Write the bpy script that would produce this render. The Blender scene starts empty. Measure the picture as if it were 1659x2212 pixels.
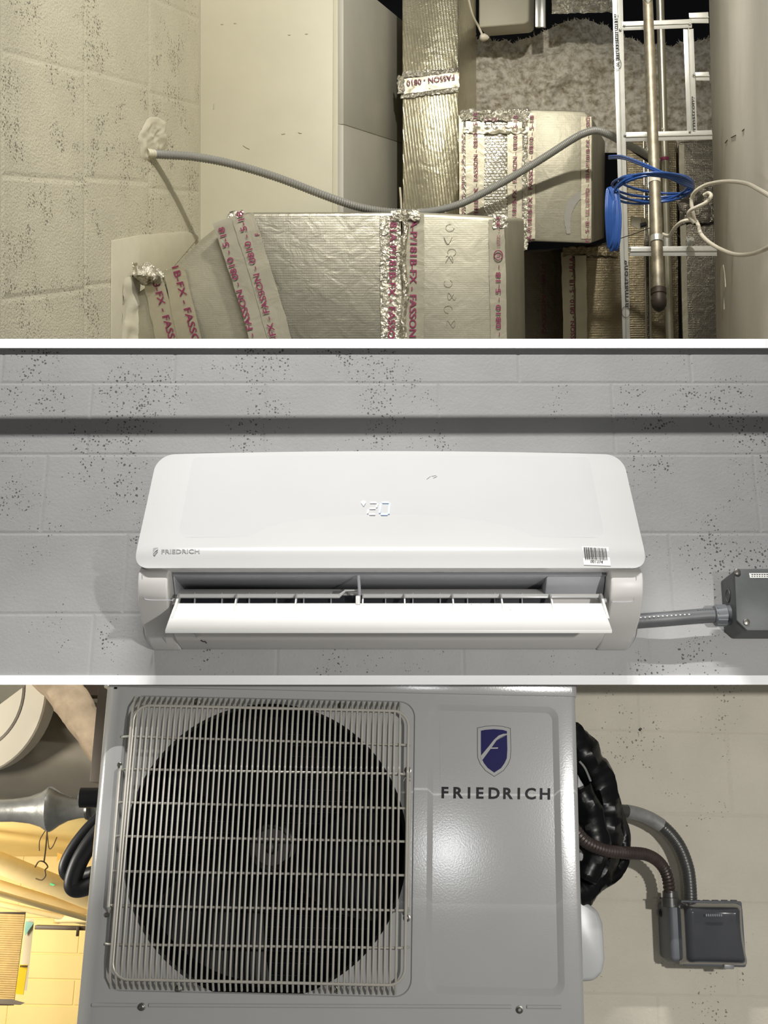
import bpy, bmesh, math, random
from mathutils import Vector, Matrix, noise
random.seed(7)

# ------------------------------------------------------------------ camera
FPX, CX, CY = 2400.0, 829.5, 1106.0           # focal length / centre in pixels of the 1659x2212 frame
PITCH = math.radians(16.7)
ROLL = math.radians(1.25)                      # the lower bay hangs slightly crooked
CAM = Vector((0, 0, 1.3))
sc = bpy.context.scene
COL = sc.collection
cd = bpy.data.cameras.new('camera'); cam = bpy.data.objects.new('camera', cd); COL.objects.link(cam)
cd.sensor_fit = 'VERTICAL'; cd.sensor_height = 24.0; cd.lens = 24.0 * FPX / 2212.0
cd.clip_start = 0.02; cd.clip_end = 60
cam.location = CAM; cam.rotation_euler = (math.radians(90) + PITCH, 0, 0)
sc.camera = cam
sc.view_settings.view_transform = 'Standard'; sc.view_settings.look = 'None'
sc.view_settings.exposure = 0.0; sc.view_settings.gamma = 1.0; sc.view_settings.use_curve_mapping = False

# frames (local coordinates are metres measured from the camera position)
FW = Vector((0, math.cos(PITCH), math.sin(PITCH)))
M_TOP = Matrix.Translation(CAM) @ Matrix.Rotation(PITCH, 4, 'X')
M_MID = Matrix.Translation(CAM)
M_BOT = Matrix.Translation(CAM) @ Matrix.Rotation(ROLL, 4, FW)

def PT(px, py, d): return Vector(((px - CX) * d / FPX, d, (CY - py) * d / FPX))
def _ray(a, b, y):
    v = Vector((a, math.cos(PITCH) - b * math.sin(PITCH), math.sin(PITCH) + b * math.cos(PITCH)))
    return v * (y / v.y)
def PM(px, py, y): return _ray((px - CX) / FPX, (CY - py) / FPX, y)
def PB(px, py, y):
    a, b = (px - CX) / FPX, (CY - py) / FPX
    c, s = math.cos(ROLL), math.sin(ROLL)
    return _ray(a * c - b * s, a * s + b * c, y)

# ------------------------------------------------------------------ world and lamps
w = bpy.data.worlds.new('world'); sc.world = w; w.use_nodes = True
w.node_tree.nodes['Background'].inputs[0].default_value = (1.0, 0.985, 0.95, 1)
w.node_tree.nodes['Background'].inputs[1].default_value = 0.16

def lamp(name, kind, pos, target, energy, color, **kw):
    l = bpy.data.lights.new(name, kind); l.energy = energy; l.color = color
    for k, v in kw.items(): setattr(l, k, v)
    o = bpy.data.objects.new(name, l); COL.objects.link(o)
    o.location = pos
    o.rotation_euler = (Vector(target) - Vector(pos)).to_track_quat('-Z', 'Y').to_euler()
    return o
# lamp over the duct space
lamp('duct_space_lamp', 'SPOT', M_TOP @ Vector((0.48, 2.15, 2.60)), M_TOP @ PT(760, 390, 4.0), 176, (1.0, 0.96, 0.87),
     spot_size=math.radians(92), spot_blend=0.5, shadow_soft_size=0.05)
# long ceiling tube above and behind the camera
tube = lamp('ceiling_tube_lamp', 'AREA', CAM + Vector((-0.12, -0.45, 3.75)), CAM + Vector((-0.12, 2.0, 0.62)), 34, (1.0, 0.985, 0.96),
     shape='RECTANGLE', size=1.6, size_y=0.02, spread=math.radians(70))
# lamps before the outdoor unit
wl_ = lamp('work_lamp', 'SPOT', CAM + Vector((0.92, 0.0, 0.10)), CAM + Vector((0.22, 2.2, -0.06)), 105, (1.0, 0.98, 0.94),
     spot_size=math.radians(80), spot_blend=0.4, shadow_soft_size=0.03)
wl_.scale = (1.0, 0.36, 1.0)
lamp('hand_torch', 'SPOT', CAM + Vector((0.26, 0.0, -0.02)), CAM + Vector((0.2, 2.2, -0.02)), 9, (0.97, 0.985, 1.0),
     spot_size=math.radians(60), spot_blend=0.9, shadow_soft_size=0.035)
lamp('yellow_room_lamp', 'AREA', M_BOT @ PB(-480, 1960, 4.3), M_BOT @ PB(110, 1950, 5.6), 30, (1.0, 0.90, 0.70), size=0.5)
lamp('plant_room_lamp', 'POINT', CAM + Vector((-1.72, 2.28, 0.12)), CAM, 46, (1.0, 0.95, 0.86), shadow_soft_size=0.1)

# ------------------------------------------------------------------ materials
MATS = {}
def new_mat(name):
    m = bpy.data.materials.new(name); m.use_nodes = True; MATS[name] = m
    nt = m.node_tree; b = nt.nodes['Principled BSDF']
    return m, nt, b
def N(nt, t, **kw):
    n = nt.nodes.new(t)
    for k, v in kw.items(): setattr(n, k, v)
    return n
def srgb(r, g, b):
    f = lambda c: (c / 255 / 12.92) if c / 255 <= 0.04045 else ((c / 255 + 0.055) / 1.055) ** 2.4
    return (f(r), f(g), f(b), 1)
def coords(nt, scale=(1, 1, 1), rot=(0, 0, 0)):
    tc = N(nt, 'ShaderNodeTexCoord'); mp = N(nt, 'ShaderNodeMapping')
    mp.inputs['Scale'].default_value = scale; mp.inputs['Rotation'].default_value = rot
    nt.links.new(tc.outputs['Object'], mp.inputs['Vector']); return mp.outputs[0]
def ramp(nt, src, p0, c0, p1, c1):
    r = N(nt, 'ShaderNodeValToRGB'); r.color_ramp.elements[0].position = p0; r.color_ramp.elements[1].position = p1
    r.color_ramp.elements[0].color = c0; r.color_ramp.elements[1].color = c1
    nt.links.new(src, r.inputs[0]); return r.outputs[0]
def noise_tex(nt, vec, scale, detail=3, rough=0.55):
    n = N(nt, 'ShaderNodeTexNoise'); n.inputs['Scale'].default_value = scale
    n.inputs['Detail'].default_value = detail; n.inputs['Roughness'].default_value = rough
    nt.links.new(vec, n.inputs['Vector']); return n.outputs['Fac']
def mathn(nt, op, a, b=None):
    n = N(nt, 'ShaderNodeMath', operation=op)
    for i, v in enumerate((a, b)):
        if v is None: continue
        if isinstance(v, (int, float)): n.inputs[i].default_value = v
        else: nt.links.new(v, n.inputs[i])
    return n.outputs[0]
def bump(nt, b, height, strength, dist, prev=None):
    n = N(nt, 'ShaderNodeBump'); n.inputs['Strength'].default_value = strength; n.inputs['Distance'].default_value = dist
    nt.links.new(height, n.inputs['Height'])
    if prev is not None: nt.links.new(prev, n.inputs['Normal'])
    nt.links.new(n.outputs[0], b.inputs['Normal']); return n.outputs[0]
def mixc(nt, fac, a, b):
    n = N(nt, 'ShaderNodeMix', data_type='RGBA')
    nt.links.new(fac, n.inputs[0])
    for i, v in ((6, a), (7, b)):
        if isinstance(v, tuple): n.inputs[i].default_value = v
        else: nt.links.new(v, n.inputs[i])
    return n.outputs[2]

def plain(name, col, rough=0.5, metal=0.0, var=0.0, vs=8, bs=0.0, bscale=200, spec=0.5, emit=None):
    m, nt, b = new_mat(name)
    b.inputs['Roughness'].default_value = rough; b.inputs['Metallic'].default_value = metal
    b.inputs['Specular IOR Level'].default_value = spec
    c = srgb(*col)
    b.inputs['Base Color'].default_value = c
    v = coords(nt)
    f = noise_tex(nt, v, vs, 4)
    k = max(var, 0.03)
    cc = ramp(nt, f, 0.3, tuple(x * (1 - k) for x in c[:3]) + (1,), 0.7, tuple(min(1, x * (1 + k)) for x in c[:3]) + (1,))
    nt.links.new(cc, b.inputs['Base Color'])
    if bs: bump(nt, b, noise_tex(nt, v, bscale, 3), bs, 0.002)
    if emit:
        b.inputs['Emission Color'].default_value = srgb(*emit[0]); b.inputs['Emission Strength'].default_value = emit[1]
    return m

def block_paint(name, col, pit_scale, pit_thr, mask_scale, mask_lo, grain=260, grain_str=0.35, dist=0.003, dark=0.25, pit_axes=(1, 1, 1)):
    m, nt, b = new_mat(name)
    c = srgb(*col); v = coords(nt, pit_axes)
    b.inputs['Roughness'].default_value = 0.62
    vo = N(nt, 'ShaderNodeTexVoronoi'); vo.inputs['Scale'].default_value = pit_scale
    nw = N(nt, 'ShaderNodeTexNoise'); nw.inputs['Scale'].default_value = pit_scale * 1.4; nt.links.new(v, nw.inputs['Vector'])
    va = N(nt, 'ShaderNodeVectorMath', operation='MULTIPLY_ADD')
    nt.links.new(nw.outputs['Color'], va.inputs[0]); va.inputs[1].default_value = (1.1 / pit_scale,) * 3; nt.links.new(v, va.inputs[2])
    nt.links.new(va.outputs[0], vo.inputs['Vector'])
    sep = N(nt, 'ShaderNodeSeparateColor'); nt.links.new(vo.outputs['Color'], sep.inputs[0])
    # radius differs from pit to pit; a soft mask leaves smooth stretches
    rad = mathn(nt, 'MULTIPLY', sep.outputs[0], pit_thr)
    mask = ramp(nt, noise_tex(nt, v, mask_scale, 3, 0.6), mask_lo, (0, 0, 0, 1), mask_lo + 0.16, (1, 1, 1, 1))
    rad = mathn(nt, 'MULTIPLY', rad, mask)
    pit = mathn(nt, 'LESS_THAN', vo.outputs['Distance'], rad)
    soft = noise_tex(nt, v, 9, 4)
    base = ramp(nt, soft, 0.3, tuple(x * 0.93 for x in c[:3]) + (1,), 0.72, tuple(min(1, x * 1.04) for x in c[:3]) + (1,))
    cc = mixc(nt, pit, base, tuple(x * dark for x in c[:3]) + (1,))  # shade inside the pits is put into the colour
    nt.links.new(cc, b.inputs['Base Color'])
    g = noise_tex(nt, v, grain, 4, 0.6)
    n1 = bump(nt, b, g, grain_str, dist)
    bump(nt, b, mathn(nt, 'SUBTRACT', 1.0, pit), 0.6, 0.002, n1)
    return m

block_paint('cream_block_paint', (194, 188, 166), 150, 0.55, 7, 0.43, 150, 0.55, 0.006, 0.36)
block_paint('grey_block_paint', (157, 157, 156), 185, 0.44, 7, 0.47, 190, 0.22, 0.003, 0.22)
block_paint('buff_block_paint', (210, 203, 186), 150, 0.40, 7, 0.50, 150, 0.35, 0.004, 0.35)
plain('cream_smooth_paint', (204, 199, 176), 0.5, 0, 0.04, 5, 0.06, 120)
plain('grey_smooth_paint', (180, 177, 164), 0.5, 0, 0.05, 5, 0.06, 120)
plain('right_wall_paint', (236, 231, 218), 0.55, 0, 0.05, 4, 0.08, 120)
plain('mortar_cream', (192, 186, 164), 0.7, 0, 0.04, 20, 0.2, 150)
plain('mortar_grey', (154, 154, 153), 0.7, 0, 0.05, 20, 0.2, 150)
plain('mortar_buff', (204, 197, 179), 0.7, 0, 0.05, 20, 0.2, 150)
plain('white_trim_paint', (252, 252, 252), 0.6, 0, 0.0, 5)
plain('raw_plaster', (214, 208, 190), 0.8, 0, 0.06, 30, 0.5, 90)

def foil(name, col, rough, scrim=(0, 0), scr_str=0.0, wrinkle=0.0, metal=0.85, wscale=22, var=0.12, diag=0.0):
    m, nt, b = new_mat(name)
    c = srgb(*col); v = coords(nt)
    b.inputs['Metallic'].default_value = metal; b.inputs['Roughness'].default_value = rough
    f = noise_tex(nt, v, 6, 4)
    nt.links.new(ramp(nt, f, 0.3, tuple(x * (1 - var) for x in c[:3]) + (1,), 0.7, tuple(min(1, x * (1 + var)) for x in c[:3]) + (1,)), b.inputs['Base Color'])
    prev = None
    if wrinkle:
        wn = N(nt, 'ShaderNodeTexNoise'); wn.inputs['Scale'].default_value = wscale; wn.inputs['Detail'].default_value = 5
        wn.inputs['Distortion'].default_value = 0.8; nt.links.new(v, wn.inputs['Vector'])
        prev = bump(nt, b, wn.outputs['Fac'], wrinkle, 0.012)
    if scr_str:
        hs = []
        for i, (sc_, ax) in enumerate(((scrim[0], 'X'), (scrim[1], 'Z'))):
            if not sc_: continue
            vv = coords(nt, (1, 1, 1), (0, diag if ax == 'X' else 0, 0))
            wv = N(nt, 'ShaderNodeTexWave', bands_direction=ax, wave_profile='SIN'); wv.inputs['Scale'].default_value = sc_
            wv.inputs['Distortion'].default_value = 0.6; wv.inputs['Detail Scale'].default_value = 2
            nt.links.new(vv, wv.inputs['Vector'])
            hs.append(mathn(nt, 'POWER', wv.outputs['Fac'], 6.0))
        h = hs[0] if len(hs) == 1 else mathn(nt, 'MAXIMUM', hs[0], hs[1])
        bump(nt, b, h, scr_str, 0.003, prev)
    return m
foil('scrim_foil', (168, 163, 146), 0.42, (60, 42), 0.11, 0.2)
foil('shiny_scrim_foil', (214, 206, 176), 0.25, (26, 55), 0.5, 0.25, diag=0.12)
foil('quilted_foil', (226, 220, 200), 0.22, (24, 30), 0.45, 0.3, wscale=30, diag=0.6)
foil('facing_foil', (172, 167, 148), 0.48, (70, 50), 0.10, 0.14, metal=0.55)
foil('tape_foil', (180, 174, 153), 0.40, (0, 0), 0, 0.20, metal=0.6, wscale=14)
foil('crumpled_foil', (200, 195, 178), 0.24, (0, 0), 0, 1.0, wscale=70)
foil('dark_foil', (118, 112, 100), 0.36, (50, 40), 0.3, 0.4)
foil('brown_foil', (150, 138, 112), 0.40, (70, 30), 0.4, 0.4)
plain('magenta_ink', (128, 38, 76), 0.5)
plain('dark_ink', (34, 34, 36), 0.5)
plain('faded_pen', (150, 146, 132), 0.6)
plain('faded_blue', (152, 150, 142), 0.6)
plain('void_black', (12, 14, 22), 0.9)
plain('galvanised_steel', (196, 196, 188), 0.36, 0.85, 0.10, 40, 0.1, 60)
plain('aged_pipe_steel', (146, 138, 120), 0.52, 0.8, 0.22, 45, 0.2, 70)
plain('bright_pipe_steel', (176, 172, 156), 0.28, 0.9, 0.08, 20)
plain('iron_cap', (52, 44, 36), 0.55, 0.5, 0.25, 50, 0.2, 90)
plain('tee_white', (206, 206, 200), 0.32, 0.5, 0.05, 30)
plain('conduit_grey', (144, 143, 137), 0.42, 0.0, 0.05, 10)
plain('conduit_smooth', (152, 152, 146), 0.42, 0.1, 0.05, 10)
plain('blue_cable', (34, 74, 140), 0.4, 0.0, 0.1, 20)
plain('white_cable', (206, 198, 178), 0.45)
plain('ivory_plastic', (196, 190, 168), 0.5)
plain('thin_black_wire', (28, 26, 24), 0.5)
plain('ac_white', (206, 206, 204), 0.13, 0, 0.0, 3, 0.015, 300)
plain('ac_film', (204, 204, 203), 0.12, 0, 0.0, 3)
plain('ac_body', (206, 203, 199), 0.38, 0, 0.0, 3)
plain('ac_inner', (176, 177, 182), 0.45)
plain('ac_dark', (10, 15, 26), 0.4)
plain('ac_logo', (140, 142, 140), 0.5)
plain('sticker_white', (244, 244, 240), 0.45)
plain('display_white', (226, 230, 236), 0.4, emit=((240, 246, 255), 0.16))
plain('display_blue', (190, 210, 240), 0.4, emit=((170, 205, 255), 0.30))
plain('pvc_grey', (92, 94, 95), 0.45, 0, 0.08, 30, 0.05, 200)
plain('pvc_box', (78, 81, 81), 0.5, 0, 0.12, 25, 0.08, 200)
plain('fitting_grey', (100, 103, 106), 0.42)
plain('screw_steel', (120, 118, 112), 0.35, 0.8, 0.2, 200)
plain('unit_plastic', (182, 183, 182), 0.3)
plain('grille_wire', (178, 174, 164), 0.38, 0.1, 0.05, 30)
plain('fan_black', (9, 9, 11), 0.5, spec=0.25)
plain('fan_hub', (52, 51, 50), 0.45)
plain('coil_black', (5, 6, 8), 0.6, spec=0.2)
plain('coil_tube', (30, 33, 40), 0.4, 0.5)
plain('logo_blue', (10, 7, 78), 0.5, spec=0.15)
plain('logo_edge', (34, 34, 34), 0.5)
plain('letter_black', (16, 16, 22), 0.5, spec=0.2)
plain('tape_black', (6, 7, 9), 0.34, 0, 0.2, 40, 0.5, 28, spec=0.3)
plain('armoured_brown', (74, 64, 60), 0.42, 0.4, 0.2, 40)
plain('conduit_dark', (84, 84, 82), 0.34, 0.4, 0.15, 40, 0.1, 100)
plain('label_silver', (150, 150, 148), 0.4, 0.2, 0.15, 60)
plain('disconnect_base', (96, 99, 104), 0.5)
plain('rubber_hose', (40, 41, 45), 0.45, 0, 0.1, 30)
plain('insulation_cream', (214, 204, 182), 0.6, 0, 0.04, 8)
plain('duct_zinc', (160, 152, 136), 0.34, 0.5, 0.12, 6)
plain('cast_silver', (176, 176, 170), 0.42, 0.55, 0.15, 40, 0.25, 80)
plain('cloth_wrap', (176, 156, 130), 0.85, 0, 0.18, 22, 0.5, 60)
plain('post_taupe', (128, 118, 106), 0.6, 0, 0.1, 10)
plain('yellow_paint', (240, 216, 150), 0.6, 0, 0.04, 4, 0.05, 60)
plain('yellow_pipe', (238, 218, 168), 0.45, 0, 0.05, 12)
plain('slat_tan', (196, 170, 116), 0.6, 0, 0.1, 30)
plain('bar_brown', (60, 46, 32), 0.5)
plain('label_yellow', (246, 206, 20), 0.5)
plain('label_orange', (240, 180, 60), 0.5)
plain('sticker_cyan', (150, 206, 206), 0.5)
plain('tag_green', (60, 170, 110), 0.5)

def unit_paint():
    m, nt, b = new_mat('unit_paint')
    c = srgb(168, 168, 166); b.inputs['Base Color'].default_value = c
    b.inputs['Roughness'].default_value = 0.16; v = coords(nt)
    f = noise_tex(nt, v, 5, 4)
    nt.links.new(ramp(nt, f, 0.3, tuple(x * .96 for x in c[:3]) + (1,), 0.7, tuple(x * 1.03 for x in c[:3]) + (1,)), b.inputs['Base Color'])
    bump(nt, b, noise_tex(nt, v, 300, 2), 0.035, 0.002)
    return m
unit_paint()
def smoked():
    m, nt, b = new_mat('smoked_cover')
    b.inputs['Base Color'].default_value = srgb(74, 75, 78); b.inputs['Roughness'].default_value = 0.14
    b.inputs['Transmission Weight'].default_value = 0.30; b.inputs['IOR'].default_value = 1.2
    return m
smoked()
def fluff():
    m, nt, b = new_mat('glass_wool')
    v = coords(nt); b.inputs['Roughness'].default_value = 0.95; b.inputs['Specular IOR Level'].default_value = 0.1
    f = noise_tex(nt, v, 26, 6, 0.7)
    nt.links.new(ramp(nt, f, 0.34, srgb(160, 148, 124), 0.58, srgb(236, 230, 214)), b.inputs['Base Color'])
    n1 = bump(nt, b, noise_tex(nt, v, 70, 8, 0.75), 0.6, 0.008)
    return m
fluff()
def dusty():
    m, nt, b = new_mat('flap_white')
    v = coords(nt); b.inputs['Roughness'].default_value = 0.35
    vo = N(nt, 'ShaderNodeTexVoronoi'); vo.inputs['Scale'].default_value = 110; nt.links.new(v, vo.inputs['Vector'])
    sep = N(nt, 'ShaderNodeSeparateColor'); nt.links.new(vo.outputs['Color'], sep.inputs[0])
    mask = ramp(nt, noise_tex(nt, v, 9, 2), 0.48, (0, 0, 0, 1), 0.75, (1, 1, 1, 1))
    r = mathn(nt, 'MULTIPLY', mathn(nt, 'MULTIPLY', sep.outputs[0], 0.32), mask)
    pit = mathn(nt, 'LESS_THAN', vo.outputs['Distance'], r)
    nt.links.new(mixc(nt, pit, srgb(236, 235, 231), srgb(120, 108, 92)), b.inputs['Base Color'])
    return m
dusty()

# ------------------------------------------------------------------ mesh helpers
class MB:
    def __init__(s): s.v = []; s.f = []
    def add(s, pts):
        i = len(s.v); s.v += [Vector(p) for p in pts]; return list(range(i, i + len(pts)))
    def face(s, pts): s.f.append(s.add(pts)); return s
    def prism(s, a, b):
        n = len(a); i = s.add(a); j = s.add(b)
        s.f.append(i); s.f.append(j[::-1])
        for k in range(n): s.f.append([i[(k + 1) % n], i[k], j[k], j[(k + 1) % n]])
        return s
    def box(s, lo, hi):
        x0, y0, z0 = lo; x1, y1, z1 = hi
        a = [(x0, y0, z0), (x1, y0, z0), (x1, y0, z1), (x0, y0, z1)]
        return s.prism(a, [(p[0], y1, p[2]) for p in a])
    def tube(s, pts, r, seg=10, closed=False, caps=True, rfun=None):
        pts = [Vector(p) for p in pts]; n = len(pts)
        rs = r if isinstance(r, (list, tuple)) else [r] * n
        tans = []
        for i in range(n):
            a = pts[(i - 1) % n] if (closed or i > 0) else pts[i]
            b = pts[(i + 1) % n] if (closed or i < n - 1) else pts[i]
            tans.append((b - a).normalized())
        up = Vector((0, 0, 1)) if abs(tans[0].z) < 0.9 else Vector((1, 0, 0))
        nrm = (up - tans[0] * up.dot(tans[0])).normalized()
        rings = []
        for i in range(n):
            nrm = (nrm - tans[i] * nrm.dot(tans[i])).normalized()
            bi = tans[i].cross(nrm)
            ring = []
            for k in range(seg):
                a = 2 * math.pi * k / seg
                rr = rs[i] * (rfun(i, a) if rfun else 1)
                ring.append(pts[i] + (nrm * math.cos(a) + bi * math.sin(a)) * rr)
            rings.append(s.add(ring))
        m = n if closed else n - 1
        for i in range(m):
            a, b = rings[i], rings[(i + 1) % n]
            for k in range(seg): s.f.append([a[k], a[(k + 1) % seg], b[(k + 1) % seg], b[k]])
        if caps and not closed: s.f.append(rings[0][::-1]); s.f.append(rings[-1])
        return s
    def lathe(s, org, axis, prof, seg=24):
        axis = Vector(axis).normalized(); org = Vector(org)
        up = Vector((0, 0, 1)) if abs(axis.z) < 0.9 else Vector((1, 0, 0))
        u = (up - axis * up.dot(axis)).normalized(); v = axis.cross(u)
        rings = [s.add([org + axis * t + (u * math.cos(2 * math.pi * k / seg) + v * math.sin(2 * math.pi * k / seg)) * max(r, 1e-5) for k in range(seg)]) for t, r in prof]
        for a, b in zip(rings, rings[1:]):
            for k in range(seg): s.f.append([a[k], a[(k + 1) % seg], b[(k + 1) % seg], b[k]])
        s.f.append(rings[0][::-1]); s.f.append(rings[-1]); return s
    def grid(s, fn, nu, nv):
        idx = [s.add([fn(i / nu, j / nv) for i in range(nu + 1)]) for j in range(nv + 1)]
        for j in range(nv):
            for i in range(nu): s.f.append([idx[j][i], idx[j][i + 1], idx[j + 1][i + 1], idx[j + 1][i]])
        return s
    def mesh(s, name, mat, bevel=0, segs=2, smooth=35, weld=True):
        me = bpy.data.meshes.new(name)
        bm = bmesh.new()
        vs = [bm.verts.new(p) for p in s.v]
        for f in s.f:
            try: bm.faces.new([vs[i] for i in f])
            except ValueError: pass
        if weld: bmesh.ops.remove_doubles(bm, verts=bm.verts, dist=1e-6)
        bmesh.ops.recalc_face_normals(bm, faces=bm.faces)
        if bevel:
            ed = [e for e in bm.edges if len(e.link_faces) == 2 and e.calc_face_angle(0) > math.radians(28)]
            bmesh.ops.bevel(bm, geom=ed, offset=bevel, segments=segs, affect='EDGES', profile=0.5, clamp_overlap=True)
        bm.to_mesh(me); bm.free()
        me.materials.append(MATS[mat])
        if smooth:
            me.polygons.foreach_set('use_smooth', [True] * len(me.polygons))
            me.set_sharp_from_angle(angle=math.radians(smooth))
        return me
    def build(s, name, mat, parent, bevel=0, segs=2, smooth=35, frame=None, label=None):
        return put(name, s.mesh(name, mat, bevel, segs, smooth), parent, frame, label)

def put(name, me, parent=None, frame=None, label=None, off=Vector((0, 0, 0)), rot=None):
    o = bpy.data.objects.new(name, me); COL.objects.link(o)
    m = Matrix.Translation(off) @ (rot if rot else Matrix())
    if parent is not None:
        o.parent = parent
        base = parent.get('_b'); base = Vector(BASE.get(parent.name, (0, 0, 0)))
        o.matrix_basis = Matrix.Translation(-base) @ m
        BASE[o.name] = off
    else:
        o.matrix_basis = frame @ m
        BASE[o.name] = off
    if label: o['label'] = label
    return o
BASE = {}
def tag(o, label, cat, group=None):
    o['label'] = label; o['category'] = cat
    if group: o['group'] = group
    return o
def thing(name, frame, base, label, cat, group=None):
    o = bpy.data.objects.new(name, None); COL.objects.link(o); o.empty_display_size = 0.05
    o.matrix_basis = frame @ Matrix.Translation(base); BASE[o.name] = Vector(base)
    return tag(o, label, cat, group)
def struct(o): o['kind'] = 'structure'; return o

def spline(pts, n=8, closed=False):
    pts = [Vector(p) for p in pts]; out = []; m = len(pts)
    rng = m if closed else m - 1
    for i in range(rng):
        p0 = pts[(i - 1) % m] if closed else pts[max(i - 1, 0)]
        p1, p2 = pts[i], pts[(i + 1) % m]
        p3 = pts[(i + 2) % m] if closed else pts[min(i + 2, m - 1)]
        for k in range(n):
            t = k / n
            out.append(0.5 * ((2 * p1) + (p2 - p0) * t + (2 * p0 - 5 * p1 + 4 * p2 - p3) * t * t + (3 * p1 - p0 - 3 * p2 + p3) * t ** 3))
    if not closed: out.append(pts[-1])
    return out
def resample(pts, step):
    out = [pts[0].copy()]; acc = 0
    for a, b in zip(pts, pts[1:]):
        L = (b - a).length; pos = step - acc
        while pos <= L:
            out.append(a.lerp(b, pos / L)); pos += step
        acc = (acc + L) % step
    return out
def ribbed(mb, path, r, pitch, depth=0.16, seg=14):
    p = resample(path, pitch / 4)
    rs = [r * (1 - depth * (0, .5, 1, .5)[i % 4]) for i in range(len(p))]
    return mb.tube(p, rs, seg)
def rrect(x0, x1, z0, z1, r, n=6):
    out = []
    for cx, cz, a0 in ((x1 - r, z1 - r, 0), (x0 + r, z1 - r, 90), (x0 + r, z0 + r, 180), (x1 - r, z0 + r, 270)):
        for k in range(n + 1):
            a = math.radians(a0 + 90 * k / n); out.append((cx + r * math.cos(a), cz + r * math.sin(a)))
    return out
def fill(loops, y):
    """flat plate in the xz plane with holes -> vertex list, face list"""
    bm = bmesh.new(); ed = []
    for lp in loops:
        vs = [bm.verts.new((p[0], y, p[1])) for p in lp]
        for a, b in zip(vs, vs[1:] + vs[:1]): ed.append(bm.edges.new((a, b)))
    bmesh.ops.triangle_fill(bm, edges=ed, use_beauty=True, use_dissolve=False, normal=(0, -1, 0))
    bm.verts.index_update()
    v = [x.co.copy() for x in bm.verts]; f = [[q.index for q in g.verts] for g in bm.faces]
    bm.free(); return v, f
def add_fill(mb, loops, y):
    v, f = fill(loops, y); i = len(mb.v); mb.v += v; mb.f += [[i + k for k in g] for g in f]
def wall_loop(mb, la, ya, lb, yb):
    n = len(la); i = mb.add([(p[0], ya, p[1]) for p in la]); j = mb.add([(p[0], yb, p[1]) for p in lb])
    for k in range(n): mb.f.append([i[k], i[(k + 1) % n], j[(k + 1) % n], j[k]])

_tc = {}
def text_geo(s, fat=0.0):
    key = (s, fat)
    if key not in _tc:
        cu = bpy.data.curves.new('t', 'FONT'); cu.body = s; cu.size = 1.0; cu.offset = fat; cu.resolution_u = 3
        o = bpy.data.objects.new('t', cu); COL.objects.link(o)
        dg = bpy.context.evaluated_depsgraph_get(); me = o.evaluated_get(dg).to_mesh()
        v = [x.co.copy() for x in me.vertices]; f = [list(p.vertices) for p in me.polygons]
        o.evaluated_get(dg).to_mesh_clear(); bpy.data.objects.remove(o); bpy.data.curves.remove(cu)
        _tc[key] = (v, f)
    return _tc[key]
def text(s, mat, parent, surf, org, direction, cap, length=None, fat=0.0, name='lettering', eps=Vector((0, -0.0012, 0)), mb=None):
    """writing lying on surf(px, py); org = start of the baseline, cap = capital height"""
    v, f = text_geo(s, fat)
    if not v: return
    x0 = min(p.x for p in v); x1 = max(p.x for p in v)
    d = Vector(direction).normalized(); up = Vector((d.y, -d.x)); ky = cap / 0.72
    kx = (length / (x1 - x0)) if length else ky
    m = mb or MB(); i = len(m.v)
    for p in v:
        q = Vector(org) + d * ((p.x - x0) * kx) + up * (p.y * ky)
        m.v.append(surf(q.x, q.y) + eps)
    m.f += [[i + k for k in g] for g in f]
    if mb is None: return m.build(name, mat, parent, smooth=0)

def blocks(parent, surf, cells, mat, depth=0.004, gap=0.004, bev=0.004, nrm=Vector((0, -1, 0))):
    """cells: (u0,u1,v0,v1) in surf's own metres -> one object per block, proud of the mortar"""
    for (u0, u1, v0, v1) in cells:
        mb = MB(); g = gap / 2 * random.uniform(.7, 1.4); b = bev
        dd = depth * random.uniform(.75, 1.25)
        c0 = [(u0 + g, v0 + g), (u1 - g, v0 + g), (u1 - g, v1 - g), (u0 + g, v1 - g)]
        c1 = [(u0 + g + b, v0 + g + b), (u1 - g - b, v0 + g + b), (u1 - g - b, v1 - g - b), (u0 + g + b, v1 - g - b)]
        i = mb.add([surf(*p) for p in c0]); j = mb.add([surf(*p) + nrm * dd for p in c1])
        k = mb.add([surf(*p) - nrm * 0.002 for p in c0])
        mb.f.append(j)
        for q in range(4):
            r = (q + 1) % 4
            mb.f.append([i[q], i[r], j[r], j[q]]); mb.f.append([k[q], k[r], i[r], i[q]])
        mb.build('block', mat, parent, smooth=0)

# ================================================================== TOP BAY : the duct space, seen looking up into it
VPX, VPY = 1400.0, 480.0
DV = Vector(((VPX - CX) / FPX, 1.0, (CY - VPY) / FPX))       # direction of "up" in the duct space
def extr(pts, dist): return [p + DV * dist for p in pts]
def tprism(mb, poly, d, dist):
    a = [PT(p[0], p[1], p[2] if len(p) > 2 else d) for p in poly]
    return mb.prism(a, extr(a, dist))

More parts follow.
